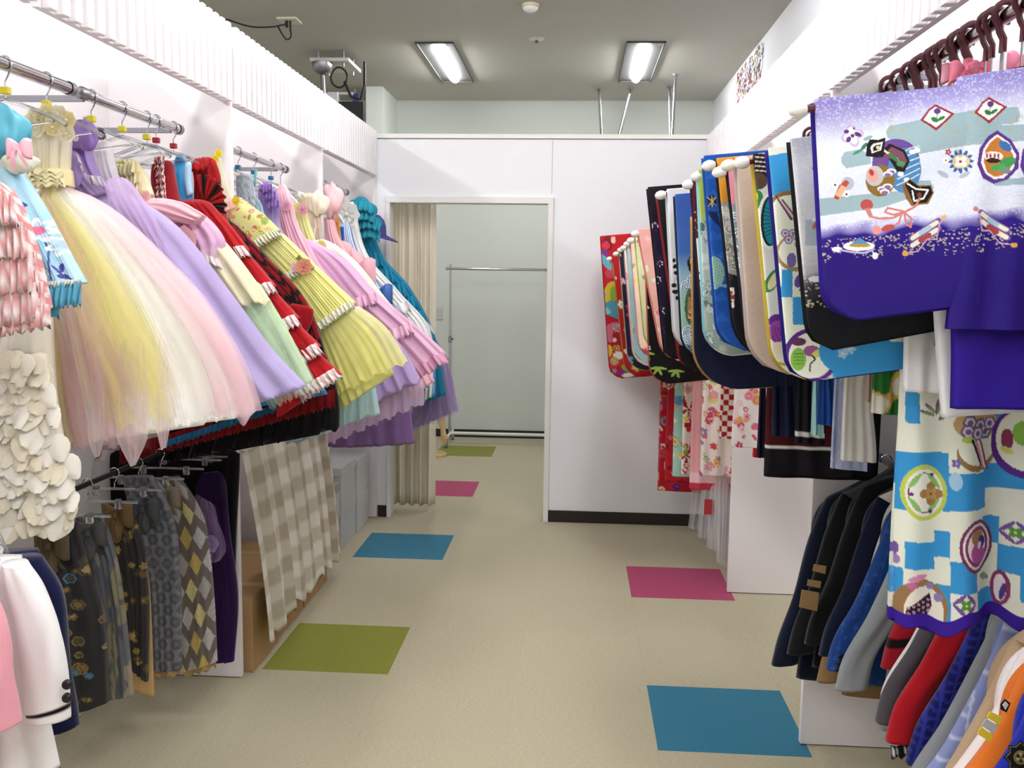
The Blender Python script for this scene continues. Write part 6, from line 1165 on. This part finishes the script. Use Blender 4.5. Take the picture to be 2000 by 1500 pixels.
t, g = jacket('orange safety jacket with yellow and silver tape', 1.71, '#e0762a', eg=(1872, 1500), L=.5, lean=.26)
for p, c in (([(1934, 1390), (1958, 1402), (1952, 1416), (1928, 1402)], '#f0d83c'), ([(1926, 1404), (1950, 1418), (1942, 1434), (1918, 1418)], '#c9c8c2'), ([(1916, 1420), (1940, 1436), (1934, 1450), (1910, 1434)], '#f0d83c'), ([(1955, 1376), (1964, 1366), (1974, 1374), (1966, 1392), (1955, 1386)], '#1c1c20'), ([(1959, 1378), (1965, 1371), (1970, 1376), (1964, 1387)], '#d9d8d4')): patch(t, p, 1.675 if c != '#d9d8d4' else 1.671, c, 'reflective_tape' if c in ('#f0d83c', '#c9c8c2') else 'name_patch')
t, g = jacket('cobalt blue uniform jacket with gold starburst badge', 1.65, '#2430a8', eg=(1922, 1500), L=.48, lean=.24, tw=.15, cw=.13)
c = (1994, 1480)
patch(t, [(c[0] + (34 if k % 2 == 0 else 25) * math.sin(k * .3927), c[1] - (34 if k % 2 == 0 else 25) * math.cos(k * .3927)) for k in range(16)], 1.608, '#16120f', 'badge', th=.002); patch(t, [(c[0] + (30 if k % 2 == 0 else 23) * math.sin(k * .3927), c[1] - (30 if k % 2 == 0 else 23) * math.cos(k * .3927)) for k in range(16)], 1.6065, '#8a7a48', 'badge_star', th=.002); patch(t, [(c[0] + (28 if k % 2 == 0 else 21) * math.sin(k * .3927), c[1] - (28 if k % 2 == 0 else 21) * math.cos(k * .3927)) for k in range(16)], 1.605, '#16120f', 'badge_field', th=.002); patch(t, [(c[0] + 14 * math.sin(k * .524), c[1] - 14 * math.cos(k * .524)) for k in range(12)], 1.6035, '#8c7f50', 'badge_crest', th=.002)
for k in range(6): patch(t, [(c[0] + 6 * math.sin(k * 1.047) + 3.5 * math.sin(q * 1.047), c[1] - 6 * math.cos(k * 1.047) - 3.5 * math.cos(q * 1.047)) for q in range(6)], 1.602, '#3a3020' if k % 2 else '#c9b878', 'badge_detail', th=.0015)
# ------------------------------------------------------------------ beyond the doorway, curtains, boxes
def drape(name, label, x0, x1, y, z0, z1, n, amp, dye, mat, rows=40, cols=140, hemw=0.0, along='x', th=.004, lean=0.0, cat='curtain'):
    t = thing(name, label, cat, ((x0 + x1) / 2 if along == 'x' else y, y if along == 'x' else (x0 + x1) / 2, z0(0) if callable(z0) else z0))
    V = []; U = []; T = []
    for side in (0, 1):
        for r in range(rows):
            f = r / (rows - 1)
            for c in range(cols):
                u = c / (cols - 1); a = amp * (.55 + .45 * f)
                d = a * (math.sin(2 * math.pi * n * u + .6 * math.sin(5 * u + 2 * f)) + .35 * math.sin(2 * math.pi * n * 2.2 * u + 1.3 + f))
                zz = (z1(u) if callable(z1) else z1) * (1 - f) + (z0(u) if callable(z0) else z0) * f
                if hemw: zz += hemw * max(0, (f - .8) / .2) ** 2 * (.6 - abs(math.sin(math.pi * n * 1.3 * u + .5)))
                p = x0 + (x1 - x0) * u; w = y + d + side * th + (lean(u, f) if callable(lean) else lean * f)
                V.append((p, w, zz) if along == 'x' else (w, p, zz)); U.append(u); T.append(f)
    N = cols; Fc = []
    for side in (0, 1):
        for r in range(rows - 1):
            for c in range(cols - 1):
                b = side * rows * N + r * N + c; f = (b, b + 1, b + N + 1, b + N); Fc.append(f if side == 0 else f[::-1])
    o = rows * N
    for r in range(rows - 1):
        for c in (0, N - 1): Fc.append((r * N + c, (r + 1) * N + c, o + (r + 1) * N + c, o + r * N + c))
    for c in range(N - 1):
        for r in (0, rows - 1): Fc.append((r * N + c, r * N + c + 1, o + r * N + c + 1, o + r * N + c))
    V = np.array(V); m = mesh('cloth', V - np.array(t.location), Fc); U, T = np.array(U), np.array(T)
    colours(m, dye(U, T)); ob = link('cloth', m, t, mat); t.location = t.location; return t
def cream(U, T):
    c = np.tile(lin('#f8f1de'), (len(U), 1)); return c * (1 + .05 * np.sin(U * 160) * .5)[:, None] * np.where(T > .93, .96, 1)[:, None]
t = drape('door_curtain', 'long cream curtain drawn to the left side of the doorway', -1.235, -.905, 6.05, .035, 2.06, 5.3, .034, cream, FAB, 30, 150)
t = thing('curtain_rail', 'thin white curtain rail behind the door header', 'rail', (-.6, 6.06, 2.08)); MB().tube([(-1.3, 6.06, 2.08), (-.1, 6.06, 2.08)], .009, 8).build('pole', FRM, t, True)
for q in (-1.3, -.1): MB().tube([(q, 6.06, 2.08), (q, YE + .08, 2.08)], .006, 6).build('bracket', FRM, t, True)
# chrome garment rack
t = thing('garment_rack', 'empty chrome garment rack on casters against the far wall', 'garment rack', (-.7, 8.6, 0))
x0, x1, ys, zt = -1.145, -.238, 8.56, 1.655
for x in (x0, x1):
    MB().tube([(x, ys, .09), (x, ys, .98)], .0125, 12).build('lower_post', STEEL if False else CHROME, t, True); MB().tube([(x, ys, .9), (x, ys, zt)], .0095, 12).build('upper_post', CHROME, t, True)
    MB().lathe((x, ys, .97), [(.016, -.03), (.016, .03), (.01, .035)], 12).build('collar', STEEL, t, True); MB().tube([(x, ys, .975), (x + .03, ys - .005, .975)], .007, 8).build('knob', BLACK, t, True)
    MB().tube([(x, ys - .24, .09), (x, ys + .24, .09)], .0125, 10).build('foot_bar', solid('rack_white', '#e4e4e0', .35), t, True)
    for e in (-.22, .22):
        w = MB().lathe((x, ys + e, .03), [(0, -.012), (.03, -.012), (.03, .012), (0, .012)], 16, 'x').build('caster', solid('caster_grey', '#8c8c8e', .4), t, True)
        MB().box(x - .016, x + .016, ys + e - .012, ys + e + .012, .03, .08, .003).build('caster_fork', STEEL, t)
MB().tube([(x0 - .03, ys, 1.615), (x1, ys, 1.615)], .0125, 12).build('hanging_bar', CHROME, t, True)
MB().tube([(x0 - .03, ys, 1.63), (x0 - .045, ys, 1.615), (x0 - .03, ys, 1.6)], .005, 8).build('stop_hook', CHROME, t, True)
MB().tube([(x0, ys, .1), (x1, ys, .1)], .0155, 12).build('base_bar', MATS['rack_white'], t, True)
# wooden stand peeking past the curtain
t = thing('wooden_stand', 'pale wooden stand with jointed hand and round base behind the curtain', 'stand', (-1.2, 7.9, 0)); wd_ = solid('pale_wood', '#cfae7c', .5, var=.08, vscale=20)
MB().lathe((-1.2, 7.95, 0), [(0, .03), (.1, .03), (.115, .02), (.115, 0)], 26).build('base', wd_, t, True); MB().tube([(-1.22, 7.95, .02), (-1.22, 7.95, .6)], .014, 10).build('pole', wd_, t, True)
MB().tube([(-1.13, 7.9, .55), (-1.13, 7.9, .3), (-1.115, 7.9, .25), (-1.11, 7.9, .2), (-1.095, 7.9, .16), (-1.09, 7.9, .115)], [.03, .032, .022, .026, .034, .008], 10).build('forearm', wd_, t, True)
MB().tube([(-1.22, 7.95, .58), (-1.13, 7.9, .54)], .012, 8).build('peg', wd_, t, True)
c = at(858, 612, Y=YB - .01); t = thing('light_switch', 'small white light switch on the far wall beside the curtain', 'light switch', (c[0], YB, c[2] - .06))
MB().box(c[0] - .035, c[0] + .035, YB - .01, YB, c[2] - .06, c[2] + .06, .004).build('plate', FRM, t); MB().box(c[0] - .014, c[0] + .014, YB - .014, YB - .009, c[2] - .03, c[2] + .03, .002).build('rocker', FRM, t)
# gingham curtain under the second left cabinet
def gingham(U, T):
    a = (np.floor(U * 13) % 2); b = (np.floor(T * 10.5) % 2); s = a + b
    return np.where((s == 2)[:, None], lin('#bdb29c'), np.where((s == 1)[:, None], lin('#d9d1be'), lin('#f2eee2')))
t = drape('gingham_curtain', 'beige gingham curtain with scalloped hem hiding the cardboard boxes', 3.408, 4.60, -1.25, lambda u: .135, lambda u: .87, 8, .016, gingham, FAB, 44, 220, .035, 'y', lean=lambda u, f: .09 * f * (1 - u * .2) + .012 * math.sin(math.pi * f))
MB().tube([(-1.24, 3.41, .875), (-1.24, 4.59, .875)], .006, 8).build('curtain_wire', FRM, t, True)
CARD = solid('cardboard', '#b08d62', .9, bump=.1, bscale=90, var=.04); TAPE = solid('parcel_tape', '#b99a68', .35)
for y0, y1, h, w in ((3.43, 3.74, .3, 'cardboard box nearest the white panel, under the gingham curtain'), (3.76, 4.14, .22, 'middle cardboard box under the gingham curtain'), (4.16, 4.56, .19, 'far cardboard box under the gingham curtain')):
    xf = -1.222 - .01 * (y0 > 3.7); t = thing('cardboard_box', w, 'cardboard box', (-1.4, (y0 + y1) / 2, 0), 'cardboard boxes')
    MB().box(-1.65, xf, y0, y1, 0, h, .003).build('carton', CARD, t)
    MB().box(-1.65, xf, (y0 + y1) / 2 - .003, (y0 + y1) / 2 + .003, h - .001, h + .001).build('flap_seam', DBASE, t); MB().box(-1.64, xf + .001, (y0 + y1) / 2 - .025, (y0 + y1) / 2 + .025, h - .06, h + .0015).build('tape', TAPE, t)
GREY = solid('grey_board', '#c2c3c1', .7, var=.02); GL = solid('grey_lid', '#9c9d9b', .6, var=.02)
n = 0
for (y0, y1, z0, z1, w, xf) in ((4.68, 5.05, 0, .2, 'lowest front', -1.30), (4.68, 5.05, .2, .4, 'upper front', -1.29), (5.09, 5.42, 0, .24, 'lowest middle', -1.29), (5.09, 5.42, .24, .47, 'upper middle', -1.29), (5.45, 5.76, 0, .22, 'lowest back', -1.285), (5.45, 5.76, .22, .44, 'upper back', -1.285), (4.70, 5.0, .4, .6, 'topmost front', -1.33)):
    t = thing('storage_box', 'grey lidded storage box, %s of the stack beside the doorway' % w, 'storage box', (-1.48, (y0 + y1) / 2, z0), 'grey storage boxes')
    MB().box(-1.66, xf, y0, y1, z0, z1 - .035, .003).build('body', GREY, t); MB().box(-1.665, xf + .004, y0 - .004, y1 + .004, z1 - .05, z1, .003).build('lid', GL if z1 > .38 and y0 < 4.9 else GREY, t)
